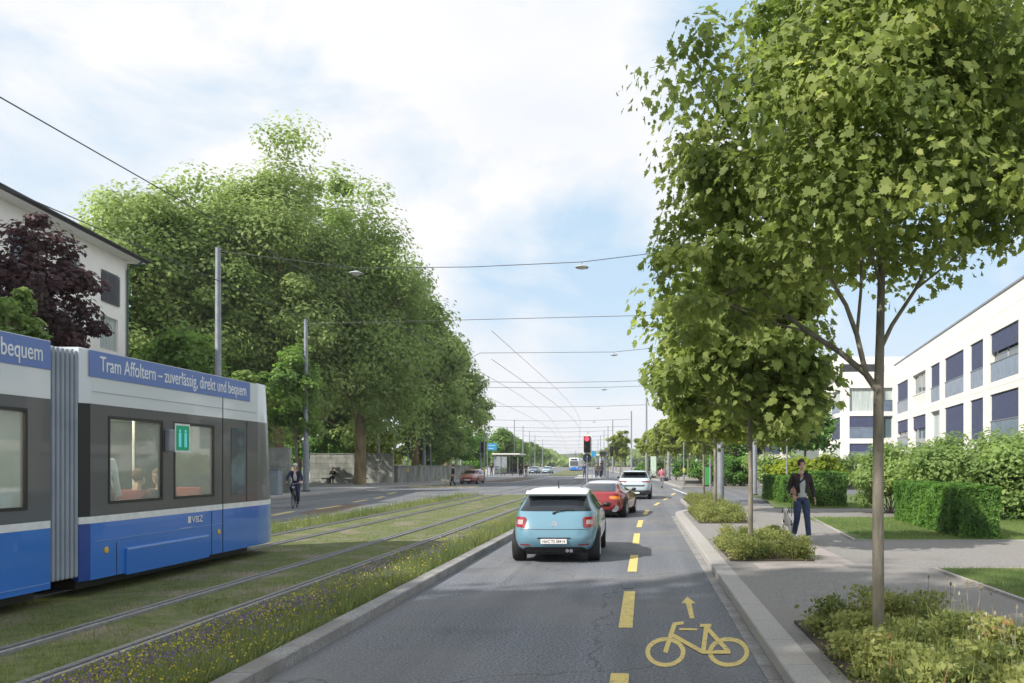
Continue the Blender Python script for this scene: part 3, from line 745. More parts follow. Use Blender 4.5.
pp = hB - qh*.08 - th*.1
m = MB(); m.tube([(*(hB-qh*ov), 12.6), (*(pp), 12.1), (*pp, 0)], .055, 8); m.build('downpipe', material('green_pipe', (.05, .12, .10), .5), house)
for o in house.children: o.location = Vector((26, -40, 0))
# open shutters on the upper window
m = MB()
for a, b in ((101, 119),):
    p0 = hA + th*(uh(a)-.02) - qh*.05; p1 = hA + th*(uh(b)+.02) - qh*.05
    for k in range(14):
        z = 10.02 + k*.11; m.add([(*p0, z), (*p1, z), (*p1, z+.075), (*p0, z+.075), (*(p0-qh*.03), z-.02), (*(p1-qh*.03), z-.02)], [(0,1,2,3),(0,1,5,4)])
o = m.build('shutter', material('shutter_grey', (.10, .10, .12), .7), house); o.location = Vector((26, -40, 0))

# ------------------------------------------------------------ walls on the left
def wall(label, pts, h, th_=.35, mat=CONC, coping=True, name='stone_wall'):
    a, b = Vector(pts[0]), Vector(pts[1]); L = (b-a).length; ang = math.atan2(b.y-a.y, b.x-a.x)
    r = empty(name, (*a, 0), ang, label, 'wall')
    m = MB(); nb = int(L/1.1)
    MB().box((0, 0, 0), (L, th_, h-.06)).build('wall_core', mat, r)
    random.seed(int(L*10)); m = MB(); z = 0.1; row = 0
    while z < h-.1:
        hh = min(random.uniform(.38, .5), h-.06-z)
        x = -random.random()*.5
        while x < L:
            w_ = random.uniform(.7, 1.3); m.box((max(x, 0)+.01, -random.uniform(.015, .035), z+.01), (min(x+w_, L)-.01, .02, z+hh-.01), 0) if min(x+w_, L)-max(x, 0) > .1 else None
            x += w_
        z += hh
    m.build('facing_stones', mat, r)
    MB().box((-.03, -.07, h-.058), (L+.03, th_+.05, h)).build('coping', mat, r)
    return r
wall('tall weathered stone wall behind the thick plane tree trunk', ((-29.6, 76), (-22.2, 76)), 2.75)
wall('lower stone wall running behind the pedestrian signal and the bushes', ((-22.2, 77.5), (-19.2, 97)), 1.65)
wall('stone wall segment behind the cyclist, topmost pale panel', ((-22.6, 49), (-18.95-1.4, 49.2)), 2.75)
r = empty('utility_cabinet', (-19.9, 46.0, .12), 0, 'plain blue-grey cabinet behind the cyclist beside the tram front', 'cabinet')
MB().box((-1.6, 0, 0), (.25, .6, 1.38), .03).build('cabinet_body', CONCG, r); MB().box((-1.65, -.05, 1.383), (.3, .65, 1.44)).build('lid', STEEL, r)
MB().box((-.69, -.012, .1), (-.67, -.004, 1.3)).build('door_gap', DARKM, r)
r = empty('stone_bench', (-25.7, 73.6, .12), 0, 'low stone bench at the foot of the tall wall', 'bench')
MB().box((-2.0, 0, .36), (1.9, .55, .48), .02).build('seat', GRAN2, r)
for x in (-1.6, 0, 1.4): MB().box((x, .08, 0), (x+.3, .5, .358)).build('leg', GRAN2, r)

# ------------------------------------------------------------ trees
LT = [  # label, px, d, H, cr, cz0, trunk r, leaf mat, nclump, nleaf
 ('tall pale green plane tree behind the white house, leftmost of the big trees', 120, 58, 23.2, 6.0, 4, .4, L_PLANE, 130, 46000),
 ('big plane tree between the leftmost one and the highest one', 195, 60, 23.2, 6.0, 3.5, .4, L_PLANE2, 130, 46000),
 ('highest plane tree of the big group, its tip above the grey mast', 278, 64, 27.5, 6.4, 3, .45, L_PLANE, 170, 62000),
 ('plane tree filling the group left of the highest tip', 236, 63, 24.0, 5.8, 3, .4, L_PLANE, 130, 44000),
 ('plane tree filling the group right of the highest tip', 322, 79, 28.3, 7.0, 3, .4, L_PLANE2, 130, 44000),
 ('broad plane tree with thick bare trunk in front of the stone wall', 360, 70, 24.0, 7.0, 3.9, .5, L_PLANE2, 190, 68000),
 ('big plane tree behind the stop signal, right of the thick trunk', 415, 84, 20.3, 5.8, 3.4, .4, L_PLANE2, 120, 34000),
 ('plane tree above the pink car, second from the right of the big group', 447, 102, 18.0, 4.6, 3.2, .35, L_PLANE2, 90, 18000),
 ('rightmost tree of the big group, above the tram shelter', 468, 126, 15.5, 4.0, 2.8, .3, L_PLANE2, 70, 12000)]
for i, (lb, px, d, H, cr, cz, tr_, lm, nc, nl) in enumerate(LT):
    x = (px-VX)*d/F
    if i == 0: x += 1.0
    tree('plane_tree', lb, 'tree', (x, d, 0), H, cr, cz, tr_, nc, nl, .30 if d < 75 else .42, lm, BARK2, 'big plane trees on the left', crf=.27, nb=22, cone=.12, inner=.5)
tree('plane_tree', 'dark tree filling the gap behind the highest plane tree', 'tree', (-34, 84, 0), 23, 6.5, 3, .45, 70, 13000, .75, L_PLANE2, BARK2, 'big plane trees on the left', crf=.36)
tree('maple_tree', 'dark purple-leaved maple in front of the white house', 'tree', (-22.6, 32, 0), 12.0, 2.35, 3.2, .22, 80, 15000, .22, L_PURP, BARK, crf=.28, cone=.15)
tree('street_tree', 'round green street tree on a thin trunk behind the cyclist', 'tree', (-21.3, 52.5, .12), 9.4, 2.15, 3.0, .1, 50, 9000, .26, L_ROW, BARK, crf=.3)
tree('round_tree', 'dense round green tree beyond the tram roof, left of the grey mast', 'tree', (-23.6, 43.5, .1), 9.2, 2.3, 2.8, .15, 60, 9000, .26, L_ROW, BARK, crf=.3)
tree('round_tree', 'bright green bushy tree at the left edge above the tram', 'tree', (-17.8, 24, .1), 6.9, 1.15, 2.6, .1, 40, 5000, .18, L_SHRUB, BARK, crf=.3)
tree('round_tree', 'yellow-green tree between the dense round tree and the highest plane tree', 'tree', (-26.0, 50, .1), 9.0, 2.3, 3, .15, 45, 7000, .3, L_ROWY, BARK, crf=.3)
for i, (x, y, lb) in enumerate(((-19.5, -5, 'unseen tall tree off to the left, added to shade the near end of the street'), (-20.5, -13, 'unseen tall tree behind the viewer on the left, added for its shade'), (-19.5, -22, 'unseen tall tree farther behind the viewer on the left, added for its shade'))):  # out of view, added to cast the shade across the near road
    tree('plane_tree', lb, 'tree', (x, y, .1), 24.0, 6.0, 3, .35, 70, 12000, .8, L_PLANE2, BARK2, crf=.36)
# bushes behind the walls
for i, (x, y, rx, rz, lb, lm) in enumerate(((-30, 79, 3.5, 2.6, 'dark bushes above the tall stone wall, left', L_HEDGE), (-25.5, 80, 3, 2.2, 'yellowish bushes above the tall stone wall, right of the bench sitter', L_YEL),
      (-22.5, 88, 3.0, 2.4, 'bright green bush behind the lower stone wall, behind the signal', L_HEDGE), (-22.6, 96, 3.4, 2.6, 'bright green bush behind the lower stone wall, middle', L_SHRUB), (-23.5, 106, 3.6, 2.6, 'green bush beyond the end of the lower stone wall', L_HEDGE),
      (-26.2, 54, 2.6, 2.6, 'olive bush above the pale wall segment', L_SHRUB), (-23.4, 118, 2.8, 2.0, 'bush behind the tram shelter', L_HEDGE))):
    shrub('bush', lb, 'bush', (x, y, 0), (rx*1.15, 2.2, rz*1.5), 8000, .3, lm, 'bushes behind the stone walls', lift=.6)

# near street trees on the right
t1 = empty('street_tree', (2.09, 7.5, ZP), 0, 'nearest street tree, large maple leaves, its slim trunk crossing the flats', 'tree')
def L1(px, py, dd=0): p = P(px, py, 7.5+dd); return p - Vector((2.09, 7.5, ZP))
mb = MB()
mb.tube([L1(879, 668), L1(878.5, 640), L1(878, 520), L1(878.5, 400), L1(880, 340), L1(882, 250), L1(890, 140, .1), L1(905, 20, .2), L1(900, -120, .1)], [.062, .052, .05, .046, .038, .03, .024, .016, .008], 14)
def br(pts, r0, r1):
    n = len(pts); mb.tube(pts, [r0+(r1-r0)*i/(n-1) for i in range(n)], 9)
br([L1(878.5, 392), L1(866, 374, .02), L1(840, 352, .1), L1(808, 332, .15), L1(775, 305, .2), L1(750, 275, .2), L1(725, 250, .25), L1(700, 200, .3)], .033, .008)
br([L1(808, 332, .15), L1(770, 322, .2), L1(740, 312, .2), L1(715, 300, .2)], .012, .005)
br([L1(866, 374, .02), L1(857, 335, -.05), L1(846, 305, -.05), L1(826, 272, -.1), L1(798, 230, -.15), L1(770, 190, -.2), L1(740, 140, -.2)], .026, .008)
br([L1(857, 335, -.05), L1(861, 290, 0), L1(862, 240, 0), L1(850, 160, .1), L1(840, 80, .1)], .016, .006)
br([L1(880, 350), L1(892, 325, .05), L1(915, 290, .1), L1(940, 245, .2), L1(955, 190, .2), L1(985, 110, .3)], .022, .006)
br([L1(915, 290, .1), L1(950, 262, .2), L1(990, 225, .1), L1(1030, 190, .1)], .011, .004)
br([L1(882, 290), L1(868, 240, -.2), L1(840, 190, -.5), L1(800, 110, -.7)], .016, .005)
br([L1(884, 240), L1(905, 180, -.3), L1(940, 100, -.5), L1(960, 40, -.6)], .016, .005)
ends = [L1(700, 200, .3), L1(715, 300, .2), L1(740, 140, -.2), L1(840, 80, .1), L1(985, 110, .3), L1(1030, 190, .1), L1(800, 110, -.7), L1(960, 40, -.6), L1(900, -60)]
c = P(866, 126, 7.5) - Vector((2.09, 7.5, ZP))
pos, nn, var, cl = crown_points(tuple(c), (1.9, 1.9, 2.35), 280, 42000, .2, inner=.3, flat=.8, lumpy=.45)
# side towards the building reaches further out
pos2, nn2, var2, cl2 = crown_points((1.25, .2, c.z+.05), (1.3, 1.3, 1.25), 70, 8000, .26, inner=.2, lumpy=.5)
pos3, nn3, var3, cl3 = crown_points((-1.5, .1, c.z-1.3), (.6, .9, .85), 30, 2600, .3, inner=.2, lumpy=.5)
pos = np.vstack([pos, pos2, pos3]); nn = np.vstack([nn, nn2, nn3]); var = np.concatenate([var, var2, var3])
# keep the fork of the limbs open
fk = np.array(P(868, 335, 7.5) - Vector((2.09, 7.5, ZP)))
dd_ = np.sqrt(((pos - fk) / np.array([.85, 3, .62]))[:, 0]**2 + ((pos - fk) / np.array([.85, 3, .62]))[:, 2]**2)
low = (pos[:, 0] > .12) & (pos[:, 2] < 2.95 + .5*(pos[:, 0]-.12) + .35*RNG.random(len(pos))**2)
keep = (dd_ > .85 + .3*RNG.random(len(pos))) & ~low; pos, nn, var = pos[keep], nn[keep], var[keep]
pos[:, 0] += .42 * np.clip(pos[:, 2] - c.z, 0, 2) * (pos[:, 0] < c.x)
n_ = len(pos); nn = nn*np.array([1, 1, .8]) + rdir(n_)*.4
leaves('crown', pos, nn, .074*(.45+1.0*RNG.random(n_)), var, L_MAPLE, t1, MAPLE, up=np.stack([RNG.normal(size=n_)*.8, RNG.normal(size=n_)*.8, -np.ones(n_)*.8], 1))
for j in range(190):
    e = Vector(cl[int(RNG.integers(0, len(cl)))]); s_ = min(ends, key=lambda q: (q-e).length)
    if (e-Vector(fk)).length < .6 or (s_-e).length > 1.1: continue
    limb(s_, e, .008, .003, mb, sides=4, n=4)
mb.build('trunk', BARK, t1, smooth=True)

def maple(label, x, y, H, cr, cz, n, ls, lm=L_MAPLE, offs=(0, 0), tr_=.06, nc=90, name='street_tree', grp='street trees along the right kerb'):
    return tree(name, label, 'tree', (x, y, ZP), H, cr, cz, tr_, nc, n, ls, lm, BARK, grp, tpl=MAPLE if y < 32 else RH, crf=.26, offs=offs, nb=24, inner=.35)
maple('second street tree from the viewer, thin trunk left of the walking man', 2.06, 16.0, 6.3, 1.85, 2.0, 9500, .19, L_MAPLE, (.05, 0), .05, 110)
maple('third street tree from the viewer, standing in the corner bed', 2.44, 28.0, 7.0, 1.8, 2.0, 7000, .24, L_ROWY, (-.1, 0))
maple('fourth street tree on the small kerb island', 2.8, 38.0, 7.2, 1.9, 2.2, 5500, .3, L_MAPLE, (-.2, 0))
for i, (px, d) in enumerate(((700, 70), (688, 78), (676, 87), (665, 97), (656, 108), (648, 121))):
    maple('street tree in the right row beyond the side street, %s of the row' % ['first', 'second', 'third', 'fourth', 'fifth', 'last'][i], (px-VX)*d/F, d, 7.1 - (.4 if i > 3 else 0), 2.0, 2.3, 3400, .4, L_ROWY if i % 2 == 0 else L_MAPLE, tr_=.09, nc=45, grp='street trees beyond the side street')
maple('single rounded tree left of the tall grey masts beyond the white car', (620-VX)*140/F, 140, 7.5, 1.9, 2.3, 3000, .45, L_ROWY, tr_=.1, nc=40, grp='street trees beyond the side street')
for i, d in enumerate((175, 200, 235, 280)):
    x = 0.9 + 1.4 + bend(d) + 1.2
    maple('small distant tree right of the far tram, %s' % ['nearest', 'second', 'third', 'farthest'][i], x, d, 7.3, 2.2, 2, 1500, .6, L_ROWY, tr_=.1, nc=25, grp='distant trees right of the far tram')
base = None
for i, d in enumerate((168, 184, 202, 222, 245, 272, 305, 345, 400)):
    x = (501-VX)*168/F - .095*(d-168) + (0.02*(d-168) if d > 250 else 0)
    lb = '%s tree of the long left avenue beyond the tram shelter' % ['first', 'second', 'third', 'fourth', 'fifth', 'sixth', 'seventh', 'eighth', 'farthest'][i]
    if base is None: base = tree('avenue_tree', lb, 'tree', (x, d, 0), 9.1, 3.3, 2.2, .12, 45, 4500, .6, L_ROW, BARK, 'trees of the left avenue', cone=.3)
    else:
        c_ = copy_tree(base); c_.location = (x, d, 0); c_.rotation_euler.z = i*1.3; c_['label'] = lb
# park greenery on the right
tree('park_tree', 'small dark green spreading tree in front of the flats', 'tree', (11.6, 60, ZP), 5.9, 2.6, 2.1, .1, 45, 7000, .3, L_HEDGE, BARK, crf=.32)
tree('park_tree', 'light green loose tree behind the walking man and the lamp post', 'tree', (8.4, 58, ZP), 6.6, 2.2, 2.4, .1, 40, 5000, .3, L_ROWY, BARK, crf=.34)
tree('park_tree', 'dark tree behind the street tree row, left of the lamp post', 'tree', (9.5, 85, ZP), 8.5, 3.4, 1.2, .15, 50, 6000, .45, L_HEDGE, BARK, crf=.34)
for i, (px, py, d, rx, rz, lm, lb) in enumerate(((790, 0, 50, 1.6, 1.2, L_YEL, 'bright yellow-green bush behind the walking man'), (822, 0, 47, 1.5, 1.15, L_YEL, 'bright yellow-green bush right of the man, above the clipped hedge'),
        (770, 0, 56, 1.8, 1.3, L_SHRUB, 'loose bush behind the man, left of the yellow ones'), (850, 0, 60, 2.5, 1.3, L_SHRUB, 'pale bush at the foot of the corner flats'), (872, 0, 50, 1.8, 1.3, L_SHRUB, 'bush left of the near tree trunk, in front of the flats'))):
    shrub('bush', lb, 'bush', ((px-VX)*d/F, d, ZP), (rx, 1.6, rz), 4500, .2, lm, 'bushes in front of the flats')
for i, (x, y, rx, rz) in enumerate(((8.5, 29, 1.5, 1.25), (10.6, 30.5, 1.8, 1.45), (9.6, 26.4, 1.4, 1.35), (12.4, 28.2, 1.9, 1.6), (11.3, 25.4, 1.5, 1.45), (14.5, 30, 2.2, 1.7), (13.2, 24.2, 1.5, 1.5))):
    shrub('bush', 'light green rounded bush behind the long clipped hedge, %s' % ['leftmost', 'second from left, in the back', 'second from left, in front', 'middle one in the back', 'middle one in front', 'rightmost in the back', 'rightmost in front'][i], 'bush', (x, y, ZP), (rx, 1.4, rz), 13000, .13, L_SHRUB, 'light green bushes behind the long hedge', nclump=40)
for i, (x, y, rx, rz, lb) in enumerate(((5.7, 66, 2.4, 1.3, 'dark green bushes beyond the side street, right of the stone block'), (7.6, 63.8, 1.6, 1.2, 'dark green bush beyond the side street behind the small signal'), (4.6, 86, 2.4, 1.4, 'clipped green mass behind the parked bicycles'), (7.0, 100, 4, 2.2, 'dark bushes behind the right row of street trees'), (1.6, 122, 3, 1.3, 'hedge beyond the white car'))):
    shrub('bush', lb, 'bush', (x, y, ZP), (rx, 1.5, rz), 6000, .2, L_HEDGE, 'dark bushes beyond the side street')
def hedge(label, x0, x1, y0, y1, h, n, ang=0):
    cx, cy = (x0+x1)/2, (y0+y1)/2; r = empty('clipped_hedge', (cx, cy, ZP), ang, label, 'hedge'); a, b = (x1-x0)/2, (y1-y0)/2
    f = RNG.integers(0, 5, n); u = RNG.random(n)*2-1; v = RNG.random(n); dp = RNG.random(n)**2*.10
    areas = np.array([2*b*h, 2*b*h, 2*a*h, 2*a*h, 4*a*b]); f = RNG.choice(5, n, p=areas/areas.sum())
    C = np.zeros((n, 3)); Nn = np.zeros((n, 3)); j = RNG.random(n)*2-1
    wav = lambda p, q: .03*np.sin(p*3+q*5)+.02*np.sin(p*9)
    for k, (ax, sg) in enumerate(((0, -1), (0, 1), (1, -1), (1, 1))):
        q = f == k
        if ax == 0: C[q] = np.stack([sg*(a-dp[q]+wav(u[q]*b, v[q])), u[q]*b, v[q]*h], 1); Nn[q] = (sg, 0, .25)
        else: C[q] = np.stack([u[q]*a, sg*(b-dp[q]+wav(u[q]*a, v[q])), v[q]*h], 1); Nn[q] = (0, sg, .25)
    q = f == 4; C[q] = np.stack([u[q]*a, j[q]*b, h-dp[q]*.7+wav(u[q], j[q])], 1); Nn[q] = (0, 0, 1)
    var = .45 + .35*np.sin(C[:, 0]*4+C[:, 2]*6+C[:, 1]*3)*np.sin(C[:, 1]*2+C[:, 2]*3) + .45*(RNG.random(n)-.5)
    leaves('foliage', C, Nn + rdir(n)*.7, .075*(.6+.8*RNG.random(n)), var, L_HEDGE, r)
    MB().box((-a+.13, -b+.13, 0), (a-.13, b-.13, h-.13)).build('inner_twigs', SOIL, r)
    return r
hedge('long clipped beech hedge at the right beside the lawn', 7.35, 8.2, 18.9, 25.4, 1.16, 42000, -R(4))
hedge('low clipped hedge at the far right edge of the picture', 10.5, 16, 25.0, 25.8, .95, 9000)
hedge('clipped hedge block right behind the walking man', 6.3, 8.0, 33.0, 35.5, 1.35, 16000)
hedge('clipped hedge running back to the left of the block behind the man', 5.95, 6.6, 36.2, 41, 1.15, 12000, R(2))
for i, (x, y, rx, rz, lm) in enumerate(((-38, 86, 4.5, 4.5, L_PLANE2), (-31, 92, 4.5, 4.2, L_HEDGE), (-33, 70, 3.5, 4.0, L_SHRUB), (-27, 104, 4, 4, L_PLANE2))):
    shrub('bush', 'tall overgrown bush far behind the stone walls, %s' % ['leftmost and farthest to the side', 'behind the bench sitter', 'left of the tall wall', 'rightmost, beyond the lower wall'][i], 'bush', (x, y, 0), (rx, 3, rz), 9000, .4, lm, 'tall bushes in the plane tree garden', lift=.5)
# distant wood
n = 26000; X_ = RNG.random(n)*330-240; D_ = 470 + RNG.random(n)*60
hgt = (8 + 3*np.sin(X_*.05) + 2*np.sin(X_*.21+1))
C = np.stack([X_, D_, RNG.random(n)**.7*hgt*1.15], 1)
o = leaves('distant_wood', C, RNG.normal(size=(n,3))+np.array([-.4,-.8,.6]), 3.2*(.5+RNG.random(n)), RNG.random(n), L_PLANE2); tag(o, 'far-off belt of woodland closing the street', 'wood', None, 'stuff')
m = MB(); k = 60; xs = np.linspace(-1600, 1600, k)
hh = [14 + 9*math.sin(x*.004+1) + 5*math.sin(x*.011) for x in xs]
m.add([(x, 900, -1) for x in xs] + [(x, 1100, h_) for x, h_ in zip(xs, hh)] + [(x, 1500, -1) for x in xs], [(i, i+1, k+i+1, k+i) for i in range(k-1)] + [(k+i, k+i+1, 2*k+i+1, 2*k+i) for i in range(k-1)])
struct(m.build('hills', material('hill_green', (.07, .10, .05), 1, color2=(.04, .06, .03), scale=.03)))

# ------------------------------------------------------------ masts, span wires, hanging lamps
ORD = ['first', 'second', 'third', 'fourth', 'fifth', 'sixth', 'seventh', 'eighth', 'ninth', 'tenth', 'eleventh', 'twelfth']
def mast(label, x, y, ztop, r=.11, group=None, z0=.12, fat=0):
    o = empty('tram_mast', (x, y, z0), 0, label, 'mast', group)
    m = MB()
    zs = min(2.9 if not fat else fat, ztop*.4)
    m.lathe([(r*1.3, 0), (r*1.3, zs), (r*.98, zs+.15), (r*.8, ztop-z0)], n=14); m.build('pole', STEEL, o, smooth=True)
    MB().lathe([(r*1.9, 0), (r*1.9, .05), (r*1.4, .07)], n=14).build('base_flange', DARKM, o)
    MB().lathe([(r*.85, ztop-z0), (r*.85, ztop-z0+.03), (.02, ztop-z0+.06)], n=12).build('cap', STEEL, o)
    return o
lefts = [(-20.0, 40.2, 12.0), (-20.5, 52, 10.6)]
mast('tall grey mast rising behind the tram roof, nearest on the left', *lefts[0], r=.15, group='tram masts', fat=5.6)
mast('grey mast right of the cyclist, second on the left', *lefts[1], r=.14, group='tram masts')
Lx = [(378.6, 78, 9.5), (424, 84, 9.8), (461, 114, 10.3), (484.5, 142, 10.4), (514.4, 168, 10.5), (523, 195, 10.5), (529.6, 225, 10.5), (535, 258, 10.5), (542.6, 300, 10.5)]
for i, (px, d, zt) in enumerate(Lx):
    x = (px-VX)*d/F; lefts.append((x, d, zt)); mast('grey tram mast on the left side of the street, %s counted from the viewer' % ORD[i+2], x, d, zt, r=.10 if i != 1 else .15, group='tram masts')
rights = []
Rx = [(720.5, 37, 11.6, .12), (754.7, 46, 11.2, .10), (668.8, 90, 10.7, .15), (646.5, 112, 10.4, .13), (631.4, 139, 10.4, .13), (612.7, 168, 10.5, .12), (608, 195, 10.5, .1), (604, 225, 10.5, .1), (600.5, 258, 10.5, .1), (598, 300, 10.5, .1)]
for i, (px, d, zt, r_) in enumerate(Rx):
    x = (px-VX)*d/F; rights.append((x, d, zt)); mast('grey tram mast on the right side of the street, %s counted from the viewer' % ORD[i], x, d, zt, r=r_, group='tram masts')
def lamp(label, p):
    o = empty('hanging_lamp', p, 0, label, 'lamp', 'lamps hung from the span wires')
    MB().lathe([(.02, .10), (.06, .085), (.30, .0), (.32, -.04), (.30, -.06), (.02, -.065)], n=18).build('shade', material('lamp_grey', (.38, .40, .42), .5) if 'lamp_grey' not in bpy.data.materials else bpy.data.materials['lamp_grey'], o, smooth=True)
    MB().lathe([(.2, -.062), (.14, -.11), (.02, -.12)], n=14).build('glass_cover', WHITEW, o, smooth=True)
    MB().tube([(0, 0, .09), (0, 0, .22)], .012, 5).build('hanger', WIRE, o)
def span(label, pts, lamps=(), r=.014):
    m = MB(); m.tube(pts, r, 5); tag(m.build('span_wire', WIRE), label, 'wire', 'span wires across the street')
    for l in lamps: lamp(l[0], Vector(l[1]) - Vector((0, 0, .22)))
sp_ = [(P(217.5, 251, 40.2), P(356, 268, 40), P(470, 267, 40), P(582, 262, 40), P(655, 253, 40), Vector((rights[0][0], 37, 11.5)))]
span('nearest span wire across the street with two hanging lamps', sp_[0], [('hanging lamp over the left road in front of the plane trees', sp_[0][1]), ('hanging lamp over the right road, nearest to the viewer', sp_[0][3])], .017)
span('second span wire, crossing the sky just above the far tree tops', [P(306, 324, 52), P(420, 321, 51), P(560, 317.5, 50), P(665, 315, 49), Vector((rights[1][0], 46, 11.1))], (), .017)
s3 = [Vector((lefts[3][0], lefts[3][1], 9.7)), P(480, 353, 74), P(614, 352, 72), P(672, 346, 71), Vector((4.6, 71, 12.2))]
s3[4] = P(700, 343, 70)
span('third span wire with a lamp over the right road, running into the street trees', s3, [('hanging lamp on the third span wire over the right road', s3[2])], .02)
for i, (d, py, lp) in enumerate(((84, 382.5, None), (90, 388, 604), (112, 407, 598), (139, 421, 594), (142, 428, None), (168, 432, 588), (195, 437, None), (225, 441, None), (258, 445, None), (300, 448, None))):
    xl = float(np.interp(d, [l[1] for l in lefts], [l[0] for l in lefts])); xr = float(np.interp(d, [l[1] for l in rights], [l[0] for l in rights]))
    z = EYE + (HY-py)*d/F; a, b = Vector((xl, d, z+.25)), Vector((xr, d, z+.3)); mid = [a, a.lerp(b, .25)-Vector((0,0,.2)), a.lerp(b, .5)-Vector((0,0,.28)), a.lerp(b, .75)-Vector((0,0,.2)), b]
    lm_ = []
    if lp: k = ((lp-VX)*d/F-xl)/(xr-xl); lm_ = [('distant hanging lamp over the right road, %s beyond the third wire' % ORD[[90, 112, 139, 168].index(d)], a.lerp(b, k)-Vector((0,0,.2)))]
    span('thin distant span wire, %s beyond the third one' % ORD[i], mid, lm_, .016 + d*.00006)
def tramwire(label, x, z, y0, y1, r=.014, up=0.0):
    pts = []; d = y0
    while d <= y1:
        pts.append((x + tb(d), d, z + up*abs(math.sin((d-20)*math.pi/30)))); d += 4 if d < 120 else 12
    m = MB(); m.tube(pts, r, 5); tag(m.build('contact_wire', WIRE), label, 'wire')
tramwire('contact wire above the tram track nearest the houses', -8.3, 5.4, 8, 400, .008)
tramwire('carrying wire above the tram track nearest the houses, crossing the sky at the upper left', -8.3, 6.55, 5, 400, .010)
tramwire('contact wire above the tram track next to the car lane', -5.27, 5.5, 30, 400, .009)
tramwire('carrying wire above the tram track next to the car lane', -5.27, 6.5, 30, 400, .009)

# ------------------------------------------------------------ signals, signs, shelter, street furniture
SIGRED = emis('signal_red', (1.0, .04, .08), 2.2); LENS = material('signal_lens_off', (.03, .03, .035), .3)
def signal(label, x, y, z0, zhead, hh=1.0, ww=.36, lit=False, ph=None, face=-1, side=0, box=False, two=False, rz=0):
    o = empty('traffic_signal', (x, y, z0), rz, label, 'traffic light')
    MB().lathe([(.055, 0), (.055, (ph or zhead+hh)-z0)], n=10).build('pole', STEEL, o, smooth=True)
    zb = zhead - z0
    m = MB(); m.box((side-ww/2, face*.22 if face < 0 else .06, zb), (side+ww/2, -.06 if face < 0 else .22, zb+hh), .03); hd = m.build('signal_head', BLACK, o)
    if face < 0 and lit:
        m = MB()
        for a in (((-ww/2-.06, -.065, zb-.07), (-ww/2, -.05, zb+hh+.07)), ((ww/2, -.065, zb-.07), (ww/2+.06, -.05, zb+hh+.07)), ((-ww/2, -.065, zb-.07), (ww/2, -.05, zb)), ((-ww/2, -.065, zb+hh), (ww/2, -.05, zb+hh+.07))): m.box(*a)
        m.build('backing_board', WHITEW, o)
    for k in range(3 if not two else 2):
        zc = zb + hh*(1-(k+.5)/(3 if not two else 2)); yf = face*.225
        MB().lathe([(.001, yf), (ww*.33, yf), (ww*.33, yf+.01*face)], (side, 0, zc), 16, 'y').build('lens', SIGRED if lit and k == 0 else LENS, hd)
        m = MB(); n = 12
        for i in range(n):
            a0, a1 = math.pi*i/n, math.pi*(i+1)/n; r_ = ww*.37
            p = [(side+r_*math.cos(a), y_, zc+r_*math.sin(a)) for a, y_ in ((a0, yf), (a1, yf), (a1, yf+face*.16), (a0, yf+face*.16))]; m.add(p, [(0,1,2,3)])
        m.build('visor', BLACK, hd)
    if box: MB().box((-.09, -.13, 1.0), (.09, -.056, 1.3), .01).build('push_button_box', YEL, o)
    return o
xs_ = (586.2-VX)*47/F
sg = signal('traffic light showing red above the waiting cars', xs_, 47.9, 0, EYE+(HY-452.5)*47.5/F, .92, .38, lit=True)
m = MB(); m.lathe([(.25, -.05), (.25, -.02)], (0, 0, EYE+(HY-458)*47.5/F), 20, 'y'); dsc = m.build('round_sign', BLACK, sg)
m = MB(); m.tube([(-.06, -.06, EYE+(HY-459.5)*47.5/F), (.06, -.06, EYE+(HY-456.5)*47.5/F)], .03, 6); m.build('sign_arrow', material('sign_blue', (.03, .12, .45), .5), dsc)
signal('pedestrian traffic light on a thin pole in front of the lower stone wall', (408-VX)*74/F, 74, .12, 3.1, 1.0, .4, box=True, side=.0)
signal('traffic light seen from behind beside the blue stop sign on the left', (480.5-VX)*84/F, 84, .12, 2.9, 1.1, .45, side=.3)
signal('traffic light seen from behind right of the stop shelter on the right', (608-VX)*98/F, 98, .14, 2.7, 1.2, .4, box=True, side=.42, face=1, ph=4.9)
signal('traffic light facing away on a thin pole behind the third street tree', (710.6-VX)*45/F, 45.2, 0, 2.35, 1.0, .5, face=1, side=.1)
signal('small traffic light with yellow button box right of the second street tree', (763-VX)*60.7/F, 63.2, .12, 2.5, .95, .5, box=True, two=True)
def post(label, px, d, ztop, r=.06, box=True, cat='post'):
    o = empty('signal_post', ((px-VX)*d/F, d, .12), 0, label, cat); MB().lathe([(r, 0), (r*.9, ztop)], n=10).build('pole', STEEL, o)
    if box: MB().box((-.09, -.15, 1.0), (.09, -r-.002, 1.35), .01).build('push_button_box', YEL, o)
    return o
post('slim post with a yellow button box at the far corner of the side street', 683.8, 66.5, 3.4)
post('slim lamp post in front of the park trees, above the clipped hedge', 787, 44, 3.3, .05, False, 'lamp post')
post('thin post with a yellow button box next to the dark signal at the blue sign', 484.3, 72, 4.4)
post('thin grey post between the two signals on the left pavement', 430.7, 80, 3.7, .05, False)
